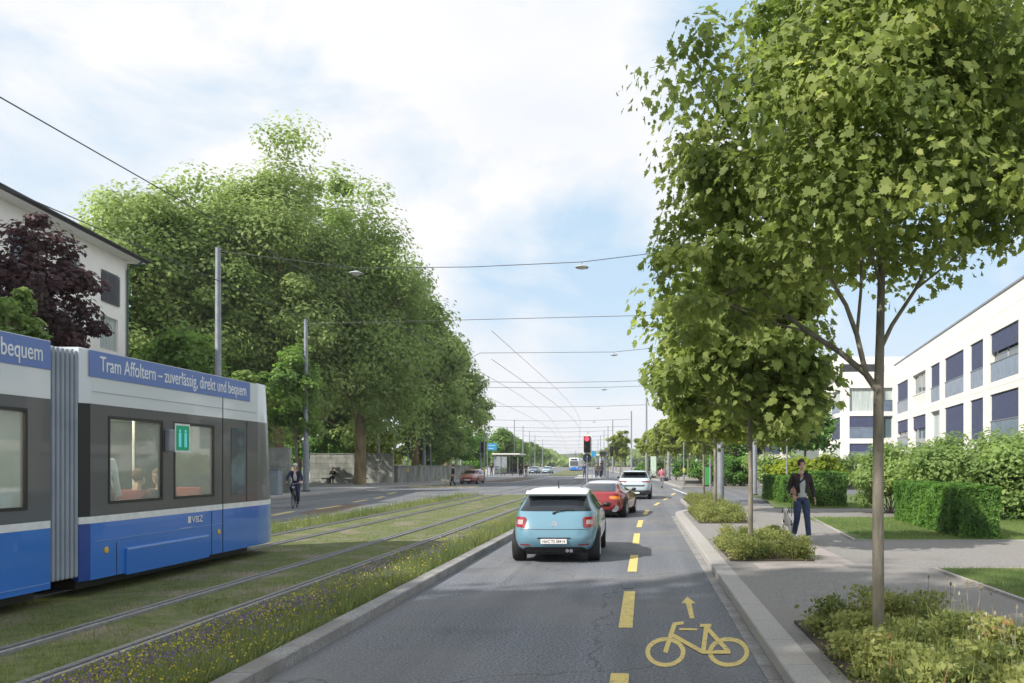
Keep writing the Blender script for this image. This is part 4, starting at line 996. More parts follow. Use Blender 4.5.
# blue stop sign on a post
BLUE = material('sign_cyan', (.03, .32, .62), .5)
def stopsign(label, px, d, z0, z1, wd, mat=BLUE):
    o = empty('stop_sign', ((px-VX)*d/F, d, .12), 0, label, 'sign'); MB().lathe([(.06, 0), (.06, z1)], n=8).build('post', STEEL, o)
    MB().box((.065, -.04, z0), (.065+wd, .04, z1), .01).build('panel', mat, o)
    m = MB(); m.box((.15, -.048, z1-.30), (wd-.12, -.042, z1-.22)); m.box((.15, -.048, z0+.2), (wd-.35, -.042, z0+.28)); m.build('lettering_bar', WHT, o)
stopsign('light blue stop sign left of the glass shelter', 487.4, 112, 3.5, 4.4, 1.15)
def shelter(label, x, y, W_, D_, H_, rz=0, z0=.12):
    o = empty('tram_shelter', (x, y, z0), rz, label, 'shelter')
    for a, b in ((0, 0), (W_, 0), (0, D_), (W_, D_), (W_*.5, D_)):
        m = MB(); m.box((a-.05, b-.05, 0), (a+.05, b+.05, H_)); m.build('post', STEEL, o)
    MB().box((-.3, -.3, H_), (W_+.3, D_+.3, H_+.18), .03).build('roof', WHITEW, o)
    m = MB(); m.box((.06, D_-.01, .2), (W_-.06, D_+.01, H_-.2)); m.build('glass_wall', glassmat('shelter_glass', (.75, .82, .82), .15) if 'shelter_glass' not in bpy.data.materials else bpy.data.materials['shelter_glass'], o)
    MB().box((-.01, .06, .2), (.01, D_-.06, H_-.2)).build('glass_wall', bpy.data.materials['shelter_glass'], o)
    MB().box((.4, D_-.5, .42), (W_-.4, D_-.1, .47)).build('seat', wood, o); MB().box((.5, D_-.35, 0), (.56, D_-.29, .418)).build('leg', STEEL, o); MB().box((W_-.56, D_-.35, 0), (W_-.5, D_-.29, .418)).build('leg', STEEL, o)
    return o
shelter('glass tram shelter with pale flat roof on the left pavement', -20.0, 116, 3.2, 5.5, 2.95)
shelter('slim shelter with dark display on the tram stop right of the red signal', -5.6, 106, 1.0, 3.0, 2.7, z0=.14)
o = empty('display_board', ((592-VX)*101/F, 101, .14), 0, 'stop display with light blue sign and dark board above the waiting people', 'sign')
MB().lathe([(.05, 0), (.05, 3.2)], n=8).build('post', STEEL, o)
MB().box((-.02, -.06, 2.55), (.5, .06, 3.15)).build('panel', BLUE, o); MB().box((.9, -.08, 2.65), (1.65, .08, 3.15)).build('display', DARKM, o); MB().box((-.02, -.02, 3.16), (1.7, .02, 3.22)).build('bracket', STEEL, o)
MB().lathe([(.05, 0), (.05, 3.16)], (1.68, 0, 0), 8).build('post', STEEL, o)
# fountain, block, bin
o = empty('stone_fountain', (4.45, 68, .12), 0, 'stone fountain with column and basin beyond the side street', 'fountain')
MB().box((-1.3, -.5, .35), (.9, .6, .62), .03).build('basin', GRAN, o); MB().box((-.9, -.3, 0), (.6, .4, .349)).build('plinth', GRAN2, o)
MB().lathe([(.28, .62), (.28, .75), (.2, .8), (.19, 1.5), (.26, 1.6), (.12, 1.75), (.14, 1.95), (.02, 2.1)], n=14).build('column', GRAN, o, smooth=True)
o = empty('stone_block', (6.1, 65.5, .12), 0, 'low stone block bench beyond the side street', 'bench'); MB().box((0, 0, .0), (1.9, .7, .62), .03).build('block', GRAN2, o); MB().box((-.04, -.04, .622), (1.94, .74, .70), .02).build('slab', GRAN, o)
o = empty('litter_bin', ((708.5-VX)*62.6/F, 63.5, .12), 0, 'green litter bin behind the third street tree', 'bin'); GRN = material('green_paint', (.05, .30, .07), .5)
MB().box((-.25, -.2, .1), (.25, .2, 1.5), .03).build('body', GRN, o); MB().box((-.28, -.23, 1.502), (.28, .23, 1.6), .02).build('lid', BLACK, o); MB().box((-.2, -.15, 0), (.2, .15, .099)).build('foot', DARKM, o)
o = empty('advertising_pillar', ((653.5-VX)*104/F, 104, .12), 0, 'pale green pillar among the right street trees', 'pillar'); MB().box((-.35, -.15, .2), (.35, .15, 2.6), .04).build('panel', material('pale_green', (.55, .68, .58), .5), o); MB().box((-.3, -.1, 0), (.3, .1, .199)).build('foot', DARKM, o)

# ------------------------------------------------------------ tram
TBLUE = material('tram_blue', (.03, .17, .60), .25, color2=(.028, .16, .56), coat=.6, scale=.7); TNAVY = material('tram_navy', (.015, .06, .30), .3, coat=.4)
TWHITE = material('tram_white', (.66, .70, .74), .3, color2=(.63, .67, .71), coat=.5, scale=.6); TBAND = material('tram_dark_band', (.105, .107, .115), .32, color2=(.085, .087, .095), coat=.25, scale=.5)
TBAN = material('tram_banner', (.12, .20, .48), .45, scale=.5, color2=(.115, .19, .46)); TGLASS = glassmat('tram_glass', (.88, .93, .93), .94)
STRIPE = material('tram_stripe', (.78, .80, .82), .35); GANG = material('gangway_rubber', (.30, .34, .40), .6, color2=(.24, .28, .34), scale=2); GANGD = material('gangway_fold', (.10, .12, .15), .7)
INT = material('tram_interior', (.75, .74, .68), .7); SEAT = material('seat_red', (.35, .05, .05), .7); CLIGHT = emis('ceiling_lamp', (1.0, .86, .55), 16.0)
_t = TGLASS.node_tree; _o = _t.nodes['Material Output']; _src = _o.inputs[0].links[0].from_socket
_df = _t.nodes.new('ShaderNodeBsdfDiffuse'); _df.inputs[0].default_value = (.85, .9, .88, 1); _mx = _t.nodes.new('ShaderNodeMixShader'); _mx.inputs[0].default_value = .15  # white diffuse share puts a pale reflection haze into the panes
_t.links.new(_src, _mx.inputs[1]); _t.links.new(_df.outputs[0], _mx.inputs[2]); _t.links.new(_mx.outputs[0], _o.inputs[0])
SX = -7.1; LXs = -9.5
tram = empty('tram', (-8.3, 13.5, 0), 0, 'blue and white tram with dark window band and blue roof banner at the left', 'tram')
TO = Vector((8.3, -13.5, 0))
def tp(mb, name, mat, par=None, smooth=False):
    o = mb.build(name, mat, par or tram, smooth)
    if par is None: o.location = TO
    return o
def sidepanels(y0, y1, wins, x, nrm):
    """side wall made of coloured bands; wins are openings in the dark band"""
    th_ = .05; xi = x - nrm*th_
    def bx(ya, yb, za, zb): return MB().box((xi, ya, za), (x, yb, zb))
    tp(bx(y0, y1, .30, 1.03), 'lower_panel', TBLUE); tp(bx(y0, y1, 1.031, 1.12), 'stripe', STRIPE)
    tp(bx(y0, y1, 2.581, 3.28), 'upper_panel', TWHITE)
    m = MB(); zlo, zhi = 1.27, 2.44; cur = y0
    m.box((xi, y0, 1.121), (x, y1, zlo)); m.box((xi, y0, zhi), (x, y1, 2.58))
    for a, b in wins: m.box((xi, cur, zlo), (x, a, zhi)); cur = b
    m.box((xi, cur, zlo), (x, y1, zhi)); tp(m, 'window_band', TBAND)
    for a, b in wins:
        f = MB(); e = .035
        for s in (((a-.004, zlo-.004), (b+.004, zlo+e)), ((a-.004, zhi-e), (b+.004, zhi+.004)), ((a-.004, zlo+e), (a+e, zhi-e)), ((b-e, zlo+e), (b+.004, zhi-e))):
            f.box((xi-nrm*.004, s[0][0], s[0][1]), (x+nrm*.006, s[1][0], s[1][1]))
        fo = tp(f, 'window', BLACK); g = MB().box((x-nrm*.03, a+.03, zlo+.03), (x-nrm*.022, b-.03, zhi-.03)).build('pane', TGLASS, fo)
def module(y0, y1, wins, winsL=None):
    sidepanels(y0, y1, wins, SX, 1); sidepanels(y0, y1, wins, LXs, -1)
    m = MB(); m.add([(SX, y0, 3.28), (SX-.16, y0, 3.31), (LXs+.16, y0, 3.31), (LXs, y0, 3.28), (SX, y1, 3.28), (SX-.16, y1, 3.31), (LXs+.16, y1, 3.31), (LXs, y1, 3.28)], [(0,1,5,4),(1,2,6,5),(2,3,7,6),(0,4,7,3),(0,3,2,1),(4,5,6,7)]); tp(m, 'roof', TWHITE)
    tp(MB().box((LXs+.06, y0, .32), (SX-.06, y1, .40)), 'floor', INT); tp(MB().box((LXs+.06, y0, 2.60), (SX-.06, y1, 2.66)), 'ceiling', INT)
    tp(MB().box((LXs+.2, y0, .18), (SX-.2, y1, .299)), 'underframe', BLACK)
    for xx in (-8.0, -8.6): tp(MB().box((xx-.08, y0+.3, 2.575), (xx+.08, y1-.3, 2.598)), 'ceiling_light', CLIGHT)
Y0, Y1, Y2 = 10.84, 15.75, 16.9
module(Y0+.12, Y1, [(11.33, 12.62), (12.92, 14.14)])
module(1.5, 10.22, [(2.4, 3.9), (4.3, 5.8), (6.2, 7.7), (8.15, 9.83)])
# angled end of the front module next to the gangway
m = MB()
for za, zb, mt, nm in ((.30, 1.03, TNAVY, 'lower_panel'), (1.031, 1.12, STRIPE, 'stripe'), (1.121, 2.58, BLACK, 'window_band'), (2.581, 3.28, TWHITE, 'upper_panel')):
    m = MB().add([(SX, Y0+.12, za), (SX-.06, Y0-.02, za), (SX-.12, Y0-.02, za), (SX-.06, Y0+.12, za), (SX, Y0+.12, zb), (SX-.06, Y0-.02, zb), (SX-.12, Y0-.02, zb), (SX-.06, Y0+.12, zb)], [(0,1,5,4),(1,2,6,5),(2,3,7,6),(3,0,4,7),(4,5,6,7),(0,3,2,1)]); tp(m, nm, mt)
# nose: plan rounds towards the far end
def nose(z0, z1, mat, name, shr0=0, shr1=0):
    m = MB(); n = 12; ring = []
    def plan(z, s):
        pts = []
        for k in range(n+1):
            a = math.pi*k/n; pts.append((-8.3 + (1.2-s*.15)*math.copysign(abs(math.cos(a))**.38, math.cos(a)), Y1 + (Y2-Y1-s)*abs(math.sin(a))**.75, z))
        return pts
    a, b = plan(z0, shr0), plan(z1, shr1); m.add(a + b, [(k, k+1, n+2+k, n+1+k) for k in range(n)] + [tuple(range(n+1)), tuple(range(n+1, 2*n+2))])
    tp(m, name, mat, smooth=True)
nose(.30, 1.03, TBLUE, 'nose_lower'); nose(1.031, 1.12, STRIPE, 'nose_stripe'); nose(2.581, 3.30, TWHITE, 'nose_upper', .14, .24)
nose(1.121, 2.58, TBAND, 'windscreen', .0, .14)
SX_ = SX + .003
# cab side window and white corner strip
tp(MB().box((SX_-.004, 14.72, 1.27), (SX_+.004, 15.22, 2.43)), 'cab_window', material('cab_glass', (.14, .20, .23), .15, color2=(.05, .07, .09), scale=1.6, contrast=(.4, .6), stretch=(1, 1, 1.5)))
tp(MB().box((SX_-.002, 14.42, .31), (SX_+.003, 14.435, 2.95)), 'panel_joint', DARKM)
tp(MB().box((SX_-.002, 15.30, 1.13), (SX_+.003, 15.308, 2.57)), 'panel_joint', DARKM); tp(MB().box((SX_-.002, 11.0, 2.74), (SX_+.002, 15.7, 2.746)), 'panel_joint', GANG)
tp(MB().box((SX_-.002, 14.05, .31), (SX_+.003, 14.058, 1.02)), 'panel_joint', DARKM); tp(MB().box((SX_-.002, 8.0, .31), (SX_+.003, 8.008, 1.02)), 'panel_joint', DARKM)
# banner and lettering
def banner(y0, y1, z0=2.93, z1=3.27): tp(MB().box((SX_-.002, y0, z0), (SX_+.006, y1, z1)), 'roof_banner', TBAN)
banner(10.93, 15.42); banner(1.6, 10.21)
SLOG = 'Tram Affoltern – zuverlässig, direkt und bequem'
TXW = material('lettering_white', (.8, .82, .85), .5)
MT = Matrix(((0, 0, 1, 0), (1, 0, 0, 0), (0, 1, 0, 0), (0, 0, 0, 1)))   # text x -> +Y, text y -> +Z, normal -> +X
for ys_, wd in ((11.14, 4.12), (5.95, 4.12)):
    o = text_mesh('lettering', SLOG, .285, TXW, tram, Matrix.Translation((SX_+.008, ys_, 3.02)) @ MT, wd, .002); o.location = TO
o = text_mesh('emblem', 'VBZ', .145, TXW, tram, Matrix.Translation((SX_+.004, 13.42, .872)) @ MT, .34, .002); o.location = TO
tp(MB().box((SX_-.002, 13.32, .872), (SX_+.003, 13.40, .975), .0), 'emblem_mark', TXW)
tp(MB().box((SX_-.002, 13.1, .80), (SX_+.002, 13.44, .812)), 'small_lettering', material('pale_blue', (.35, .45, .7), .5))
# lower panel details
tp(MB().box((SX_-.002, 11.05, .79), (SX_+.002, 14.4, .797)), 'trim_line', material('light_blue_line', (.22, .36, .68), .4))
tp(MB().box((SX_-.002, 1.6, .37), (SX_+.002, 10.2, .377)), 'trim_line', bpy.data.materials['light_blue_line'])
m = MB().box((SX-.03, 11.7, .27), (SX+.03, 13.92, .645), .012); tp(m, 'bogie_cover', TBLUE)
tp(MB().box((SX_-.002, 11.72, .612), (SX+.034, 13.9, .632), .004), 'bogie_cover_edge', bpy.data.materials['light_blue_line'])
YL = material('marker_yellow', (.75, .5, .05), .4)
for y, z in ((11.28, .66), (14.29, .66)): MB().lathe([(.045, 0), (.045, .008), (.02, .012)], (SX+.001, y, z), 14, 'x').build('marker_lamp', YL, tram).location = TO
for a, b in ((11.0, 14.42),): tp(MB().box((SX_-.002, 11.5, .31), (SX_+.002, 11.508, .74)), 'panel_joint', DARKM)
tp(MB().box((SX, 12.66, 1.98), (SX+.09, 12.8, 2.32), .02), 'door_camera', STEEL)
# green screen behind the second window
sc = tp(MB().box((SX-.02, 12.93, 1.98), (SX+.012, 13.36, 2.42)), 'passenger_screen', STRIPE)
MB().box((SX+.013, 12.96, 2.01), (SX+.016, 13.33, 2.39)).build('screen_face', emis('screen_green', (.0, .16, .085), .5), sc)
m = MB()
for yy in (13.06, 13.22): m.ell((SX+.018, yy, 2.31), (.004, .022, .026), 8, 6); m.box((SX+.016, yy-.03, 2.06), (SX+.02, yy-.008, 2.28)); m.box((SX+.016, yy+.008, 2.06), (SX+.02, yy+.03, 2.28))
m.build('screen_figures', emis('screen_cyan', (.12, .45, .5), .5), sc)
# gangway bellows
for k in range(7):
    y = 10.24 + k*.085; m = MB()
    a = .02; m.box((LXs+.05, y, .36), (SX-.03-a, y+.058, 3.24), .02); tp(m, 'bellows_fold', GANG)
tp(MB().box((LXs+.15, 10.2, .4), (SX-.10, 10.85, 3.18)), 'bellows_core', GANGD)
# seats, poles, wheels
for y in (11.5, 12.3, 13.0, 13.8, 2.8, 4.0, 5.2, 6.4, 8.4, 9.2):
    for x in (-7.45, -9.1):
        tp(MB().box((x-.2, y-.2, .8), (x+.2, y+.2, .86), .02), 'seat', SEAT); tp(MB().box((x-.2, y+.18, .86), (x+.2, y+.23, 1.42), .02), 'seat_back', SEAT)
for y in (11.9, 13.4, 8.8): tp(MB().lathe([(.018, .41), (.018, 2.59)], (-8.0, y, 0), 8), 'grab_pole', STRIPE)
for y in (12.2, 13.4, 4.5, 6.2):
    for x in (-7.8, -8.8): MB().lathe([(.30, -.05), (.30, .05)], (x, y, .31), 20, 'x').build('wheel', DARKM, tram).location = TO
tp(MB().box((-8.9, 3.0, 3.311), (-8.0, 6.0, 3.5), .04), 'roof_equipment', STEEL)
# distant tram
ft = empty('tram', ((574-VX)*215/F, 215, 0), 0, 'small distant blue and white tram seen head-on far down the tracks', 'tram')
MB().box((-1.25, 0, 1.0), (1.25, 25, 3.4), .22).build('upper_body', TWHITE, ft, smooth=True); MB().box((-1.25, -.02, .25), (1.25, 25, .995), .1).build('lower_body', TBLUE, ft)
MB().box((-1.0, -.06, 1.35), (1.0, -.02, 2.55)).build('windscreen', TBAND, ft); MB().box((-.8, -.05, 2.75), (.8, -.02, 3.1)).build('destination_display', BLACK, ft)
for s in (-.8, .8): MB().box((s-.15, -.05, .75), (s+.15, -.03, .9)).build('headlight', STRIPE, ft)
MB().box((-.9, .5, .05), (.9, 24, .245)).build('underframe', BLACK, ft)
MB().tube([(0, 6, 3.4), (0, 4.5, 4.4), (0, 6, 5.3)], .05, 5).build('pantograph', DARKM, ft)

# ------------------------------------------------------------ cars
def paint(name, c): return material(name, c, .28, color2=tuple(x*.96 for x in c), coat=1.0, scale=.5, spec=.5)
CGLASS = glassmat('car_glass', (.02, .025, .032), 1.0, .04); CBLK = material('car_black_trim', (.02, .02, .022), .5); RIM = material('alloy_rim', (.45, .46, .48), .35, .8)
TAIL = material('tail_lamp_red', (.35, .02, .03), .15, color2=(.16, .01, .015), scale=9, coat=1); LAMPW = material('lamp_clear', (.5, .40, .40), .15, coat=1); CHROME = material('chrome', (.7, .7, .72), .15, 1.0)
PLATE = material('number_plate', (.8, .8, .8), .4); PTXT = material('plate_text', (.10, .03, .03), .5); AMB = material('amber_lamp', (.7, .22, .03), .2, coat=1)
def slab_mesh(sl, za, zb, nz, M=88, cap0=True, cap1=True):
    """horizontal slices: table (z, yrear, yfront, halfwidth, exponent)"""
    zs = [s[0] for s in sl]; vs = []; fs = []
    from bisect import bisect
    def sm(z, k):      # catmull-rom style interpolation
        i = min(max(bisect(zs, z) - 1, 0), len(zs) - 2); t = (z - zs[i]) / (zs[i+1] - zs[i]); v = [s[k] for s in sl]
        def sl_(j):
            if j <= 0 or j >= len(v)-1: return (v[min(j+1, len(v)-1)] - v[max(j-1, 0)]) / (zs[min(j+1, len(v)-1)] - zs[max(j-1, 0)])
            a = (v[j]-v[j-1])/(zs[j]-zs[j-1]); b = (v[j+1]-v[j])/(zs[j+1]-zs[j])
            return 0 if a*b <= 0 else 2*a*b/(a+b)
        h = zs[i+1]-zs[i]; t2 = t*t; t3 = t2*t
        return v[i]*(2*t3-3*t2+1) + sl_(i)*h*(t3-2*t2+t) + v[i+1]*(-2*t3+3*t2) + sl_(i+1)*h*(t3-t2)
    for i in range(nz):
        z = za + (zb-za)*i/(nz-1); yr, yf, w_, e = (sm(z, k) for k in (1, 2, 3, 4)); yc = (yr+yf)/2; hy = (yf-yr)/2
        for k in range(M):
            a = 2*math.pi*k/M; c_, s_ = math.cos(a), math.sin(a)
            vs.append((w_*math.copysign(abs(c_)**(2/e), c_), yc + hy*math.copysign(abs(s_)**(2/e), s_), z))
    for i in range(nz-1):
        for k in range(M): fs.append((i*M+k, i*M+(k+1) % M, (i+1)*M+(k+1) % M, (i+1)*M+k))
    if cap0: fs.append(tuple(range(M))[::-1])
    if cap1: fs.append(tuple((nz-1)*M + k for k in range(M)))
    return vs, fs
def decal(bvh, poly, axis, off=.004, step=.04):
    """project a flat outline on the body: axis rear/front use (x,z), left/right use (y,z)"""
    pl = []
    for i, p in enumerate(poly):
        q = poly[(i+1) % len(poly)]; L = math.dist(p, q); n = max(1, int(L/step))
        for j in range(n): pl.append(Vector((p[0]+(q[0]-p[0])*j/n, p[1]+(q[1]-p[1])*j/n)))
    nb = len(pl); xs = [p.x for p in pl]; ys_ = [p.y for p in pl]; pts = list(pl)
    def ins(x, y):
        c_ = False
        for i in range(nb):
            a, b = pl[i], pl[(i+1) % nb]
            if (a.y > y) != (b.y > y) and x < (b.x-a.x)*(y-a.y)/(b.y-a.y)+a.x: c_ = not c_
        return c_
    x = min(xs)+step/2
    while x < max(xs):
        y = min(ys_)+step/2
        while y < max(ys_):
            if ins(x, y) and min((p - Vector((x, y))).length for p in pl) > step*.4: pts.append(Vector((x, y)))
            y += step
        x += step
    r = delaunay_2d_cdt(pts, [(i, (i+1) % nb) for i in range(nb)], [list(range(nb))], 1, 1e-5)
    vs = []; 
    for p in r[0]:
        o, d = {'rear': ((p.x, -8, p.y), (0, 1, 0)), 'front': ((p.x, 12, p.y), (0, -1, 0)), 'right': ((6, p.x, p.y), (-1, 0, 0)), 'left': ((-6, p.x, p.y), (1, 0, 0))}[axis]
        h = bvh.ray_cast(Vector(o), Vector(d))
        if h[0] is None:
            h = bvh.find_nearest(Vector(o) + Vector(d)*7)
        nn_ = h[1]
        if nn_.dot(Vector(d)) > 0: nn_ = -nn_
        vs.append(h[0] + nn_*off - Vector(d)*off*.5)
    return vs, [tuple(f) for f in r[2]]
def mir(poly): return [(-x, y) for x, y in poly]
def car(label, name, loc, rz, sl, zroof, pm, roofm, wheels, wr, decals, L, wspec=None, mirrors=None, scale=1.0, group=None, extra=None, zb=.2):
    o = empty(name, loc, rz, label, 'car', group)
    za, zt = sl[0][0], sl[-1][0]
    v1, f1 = slab_mesh(sl, za, zroof, 40, cap1=False); v2, f2 = slab_mesh(sl, zroof, zt, 14, cap0=False)
    bvh = BVHTree.FromPolygons([Vector(v) for v in v1+v2], f1 + [tuple(i+len(v1) for i in f) for f in f2])
    MB().add(v1, f1).build('body', pm, o, smooth=True); MB().add(v2, f2).build('roof', roofm, o, smooth=True)
    for (nm, poly, ax, mt, off) in decals:
        polys = [(poly, ax)]
        if ax == 'both': polys = [(poly, 'left'), (poly, 'right')]
        elif ax == 'rear2': polys = [(poly, 'rear'), (mir(poly), 'rear')]
        elif ax == 'front2': polys = [(poly, 'front'), (mir(poly), 'front')]
        for pl, a in polys:
            v, f = decal(bvh, pl, a, off); MB().add(v, f).build(nm, mt, o, smooth=True, fix=False)
    # wheels with arch
    for (y, wx) in wheels:
        n = 20; arch = [(y + (wr+.05)*math.cos(math.pi*k/n), wr + (wr+.05)*math.sin(math.pi*k/n)) for k in range(n+1)]
        arch = [(a, max(b, za+.012)) for a, b in arch]
        arch = [(y+(wr+.04), za+.012)] + arch[1:-1] + [(y-(wr+.04), za+.012)]
        for s in (-1, 1):
            v, f = decal(bvh, arch, 'right' if s > 0 else 'left', .004); MB().add(v, f).build('wheel_arch', CBLK, o, fix=False)
            W = MB().lathe([(wr*.6, -.1), (wr*.93, -.11), (wr, -.085), (wr, .085), (wr*.93, .11), (wr*.66, .115), (wr*.64, .09), (wr*.6, .09)], (s*(wx-.105), y, wr), 28, 'x').build('wheel', RUBBER, o, smooth=True)
            m = MB(); m.lathe([(wr*.63, .0), (wr*.63, .02*s), (wr*.55, -.0)], (s*(wx-.01), y, wr), 24, 'x')
            for k in range(5):
                a = 2*math.pi*k/5; c0 = Vector((s*(wx+.004), y, wr)); dvec = Vector((0, math.cos(a), math.sin(a))); pv = Vector((0, -math.sin(a), math.cos(a)))
                m.add([c0+pv*.035, c0-pv*.035, c0-pv*.05+dvec*wr*.6, c0+pv*.05+dvec*wr*.6], [(0,1,2,3)])
            m.build('rim', RIM, W)
    MB().box((-wheels[0][1]+.25, .35, za-.06), (wheels[0][1]-.25, L-.35, za+.02)).build('underbody', CBLK, o)
    if mirrors:
        y, z, x0 = mirrors
        for s in (-1, 1):
            m = MB(); m.ell((s*(x0+.09), y, z), (.085, .05, .055), 12, 8); m.build('wing_mirror', CBLK, o, smooth=True)
            MB().tube([(s*(x0-.04), y, z-.04), (s*(x0+.06), y, z-.03)], .02, 6).build('mirror_arm', CBLK, o)
    if extra: extra(o, bvh)
    return o
# light blue hatchback, rear view
BLUEP = paint('light_blue_paint', (.135, .275, .36)); ROOFW = paint('white_roof', (.78, .79, .80))
hb = [(.20, .16, 3.70, .70, 5), (.30, .05, 3.82, .77, 5.5), (.45, .0, 3.88, .805, 5.5), (.60, .03, 3.88, .81, 5.5), (.74, .10, 3.78, .80, 5.5), (.84, .17, 3.45, .785, 5.5), (.91, .24, 2.95, .765, 5.5), (1.0, .34, 2.72, .725, 5.5),
      (1.12, .50, 2.48, .655, 5.5), (1.22, .64, 2.25, .60, 5.5), (1.265, .60, 2.12, .58, 5.2), (1.31, .72, 1.95, .54, 4.6), (1.345, .95, 1.7, .42, 4), (1.355, 1.2, 1.4, .15, 3)]
def blue_extra(o, bvh):
    # roof spoiler, wiper, antenna, chevron emblem, plate, exhausts
    m = MB(); m.add([(-.56, .42, 1.245), (.56, .42, 1.245), (.585, .75, 1.30), (-.585, .75, 1.30), (-.55, .45, 1.215), (.55, .45, 1.215), (.575, .75, 1.22), (-.575, .75, 1.22)], [(0,1,2,3),(4,7,6,5),(0,4,5,1),(1,5,6,2),(3,7,4,0),(2,6,7,3)]); m.build('roof_spoiler', ROOFW, o)
    m = MB(); m.tube([(-.02, .225, .90), (.06, .24, .945), (.22, .26, .965), (.36, .26, .955)], [.016, .012, .009, .006], 6); m.ell((-.02, .215, .90), (.03, .02, .03), 8, 6); m.build('rear_wiper', CBLK, o)
    MB().tube([(0, .95, 1.33), (0, .86, 1.50)], [.014, .005], 6).build('antenna', CBLK, o)
    m = MB()
    for k in (0, 1):
        z = .745 - k*.045
        for s in (-1, 1): m.add([(0, .075-.001*k, z+.03), (0, .075, z), (s*.05, .075, z-.045), (s*.05, .075, z-.015)], [(0,1,2,3)])
    for i, v in enumerate(m.v):
        h = bvh.ray_cast(Vector((v[0], -3, v[2])), Vector((0, 1, 0))); m.v[i] = (v[0], h[0].y - .006, v[2])
    m.build('emblem', CHROME, o, fix=False)
    h = bvh.ray_cast(Vector((0, -3, .40)), Vector((0, 1, 0)))[0].y
    p = MB().box((-.235, h-.03, .365), (.235, h-.012, .45)).build('number_plate', PLATE, o)
    t = text_mesh('plate_text', 'HAC TS 584 H', .075, PTXT, p, Matrix.Translation((-.20, h-.032, .382)) @ Matrix(((1, 0, 0, 0), (0, 0, -1, 0), (0, 1, 0, 0), (0, 0, 0, 1))), .40, .001)
    MB().box((-.30, h-.016, .455), (.30, h+.01, .475), .004).build('plate_lamp_bar', CBLK, o)
    for x in (.24, .31): MB().lathe([(.02, 0), (.033, .0), (.033, .1), (.02, .1)], (x, .035, .235), 12, 'y').build('exhaust', CHROME, o)
blue = car('light blue hatchback with white roof waiting in the car lane, nearest car', 'hatchback_car', (-1.57, 15.3, 0), 0, hb, 1.262, BLUEP, ROOFW, [(.62, .80), (3.10, .80)], .30,
    [('rear_window', [(-.66, .935), (.66, .935), (.60, 1.05), (.555, 1.19), (-.555, 1.19), (-.60, 1.05)], 'rear', CGLASS, .004),
     ('tail_light', [(-.725, .655), (-.72, .81), (-.69, .835), (-.54, .83), (-.505, .80), (-.52, .66), (-.55, .645)], 'rear2', TAIL, .006),
     ('lamp_insert', [(-.68, .70), (-.675, .78), (-.57, .78), (-.575, .70)], 'rear2', LAMPW, .010),
     ('bumper_valance', [(-.60, .205), (.60, .205), (.56, .27), (.50, .30), (-.50, .30), (-.56, .27)], 'rear', CBLK, .006),
     ('reflector', [(-.62, .33), (-.62, .355), (-.44, .355), (-.44, .33)], 'rear2', TAIL, .005),
     ('tailgate_gap', [(-.62, .615), (.62, .615), (.62, .622), (-.62, .622)], 'rear', CBLK, .003),
     ('side_window', [(.80, .97), (1.45, .95), (1.42, 1.20), (1.05, 1.20)], 'both', CGLASS, .005), ('side_window', [(1.55, .95), (2.62, .93), (2.25, 1.19), (1.58, 1.20)], 'both', CGLASS, .005),
     ('door_gap', [(1.50, .30), (1.515, .30), (1.515, .94), (1.50, .94)], 'both', CBLK, .003), ('side_sill', [(.98, .205), (2.74, .205), (2.74, .26), (.98, .26)], 'both', CBLK, .004),
     ('door_handle', [(1.6, .80), (1.78, .80), (1.78, .825), (1.6, .825)], 'both', CHROME, .014),
     ('windscreen', [(-.66, .96), (.66, .96), (.56, 1.19), (-.56, 1.19)], 'front', CGLASS, .004), ('headlight', [(-.72, .62), (-.45, .60), (-.45, .70), (-.70, .74)], 'front2', LAMPW, .006)],
    3.88, mirrors=(2.45, .96, .77), extra=blue_extra)
# red sports coupe
REDP = paint('red_paint', (.24, .010, .012))
sp2 = [(.16, .15, 4.3, .80, 4.5), (.26, .05, 4.45, .90, 5), (.42, .0, 4.5, .935, 5), (.58, .03, 4.45, .94, 5), (.70, .08, 4.2, .925, 4.8), (.80, .12, 3.7, .88, 4.6), (.88, .25, 3.1, .80, 4.2), (.96, .50, 2.95, .70, 4.2),
       (1.05, .80, 2.70, .62, 4.2), (1.14, 1.15, 2.5, .55, 4), (1.20, 1.5, 2.25, .45, 3.6), (1.225, 1.75, 2.0, .2, 3)]
def red_extra(o, bvh):
    for s in (-1, 1):
        h = bvh.ray_cast(Vector((s*.66, -3, .34)), Vector((0, 1, 0)))[0].y
        MB().lathe([(.10, 0), (.135, .0), (.135, .12), (.10, .12)], (s*.62, h-.03, .34), 16, 'y').build('exhaust', CHROME, o); MB().lathe([(.0, 0), (.1, .0), (.1, .1)], (s*.62, h-.015, .34), 16, 'y').build('exhaust_mouth', CBLK, o)
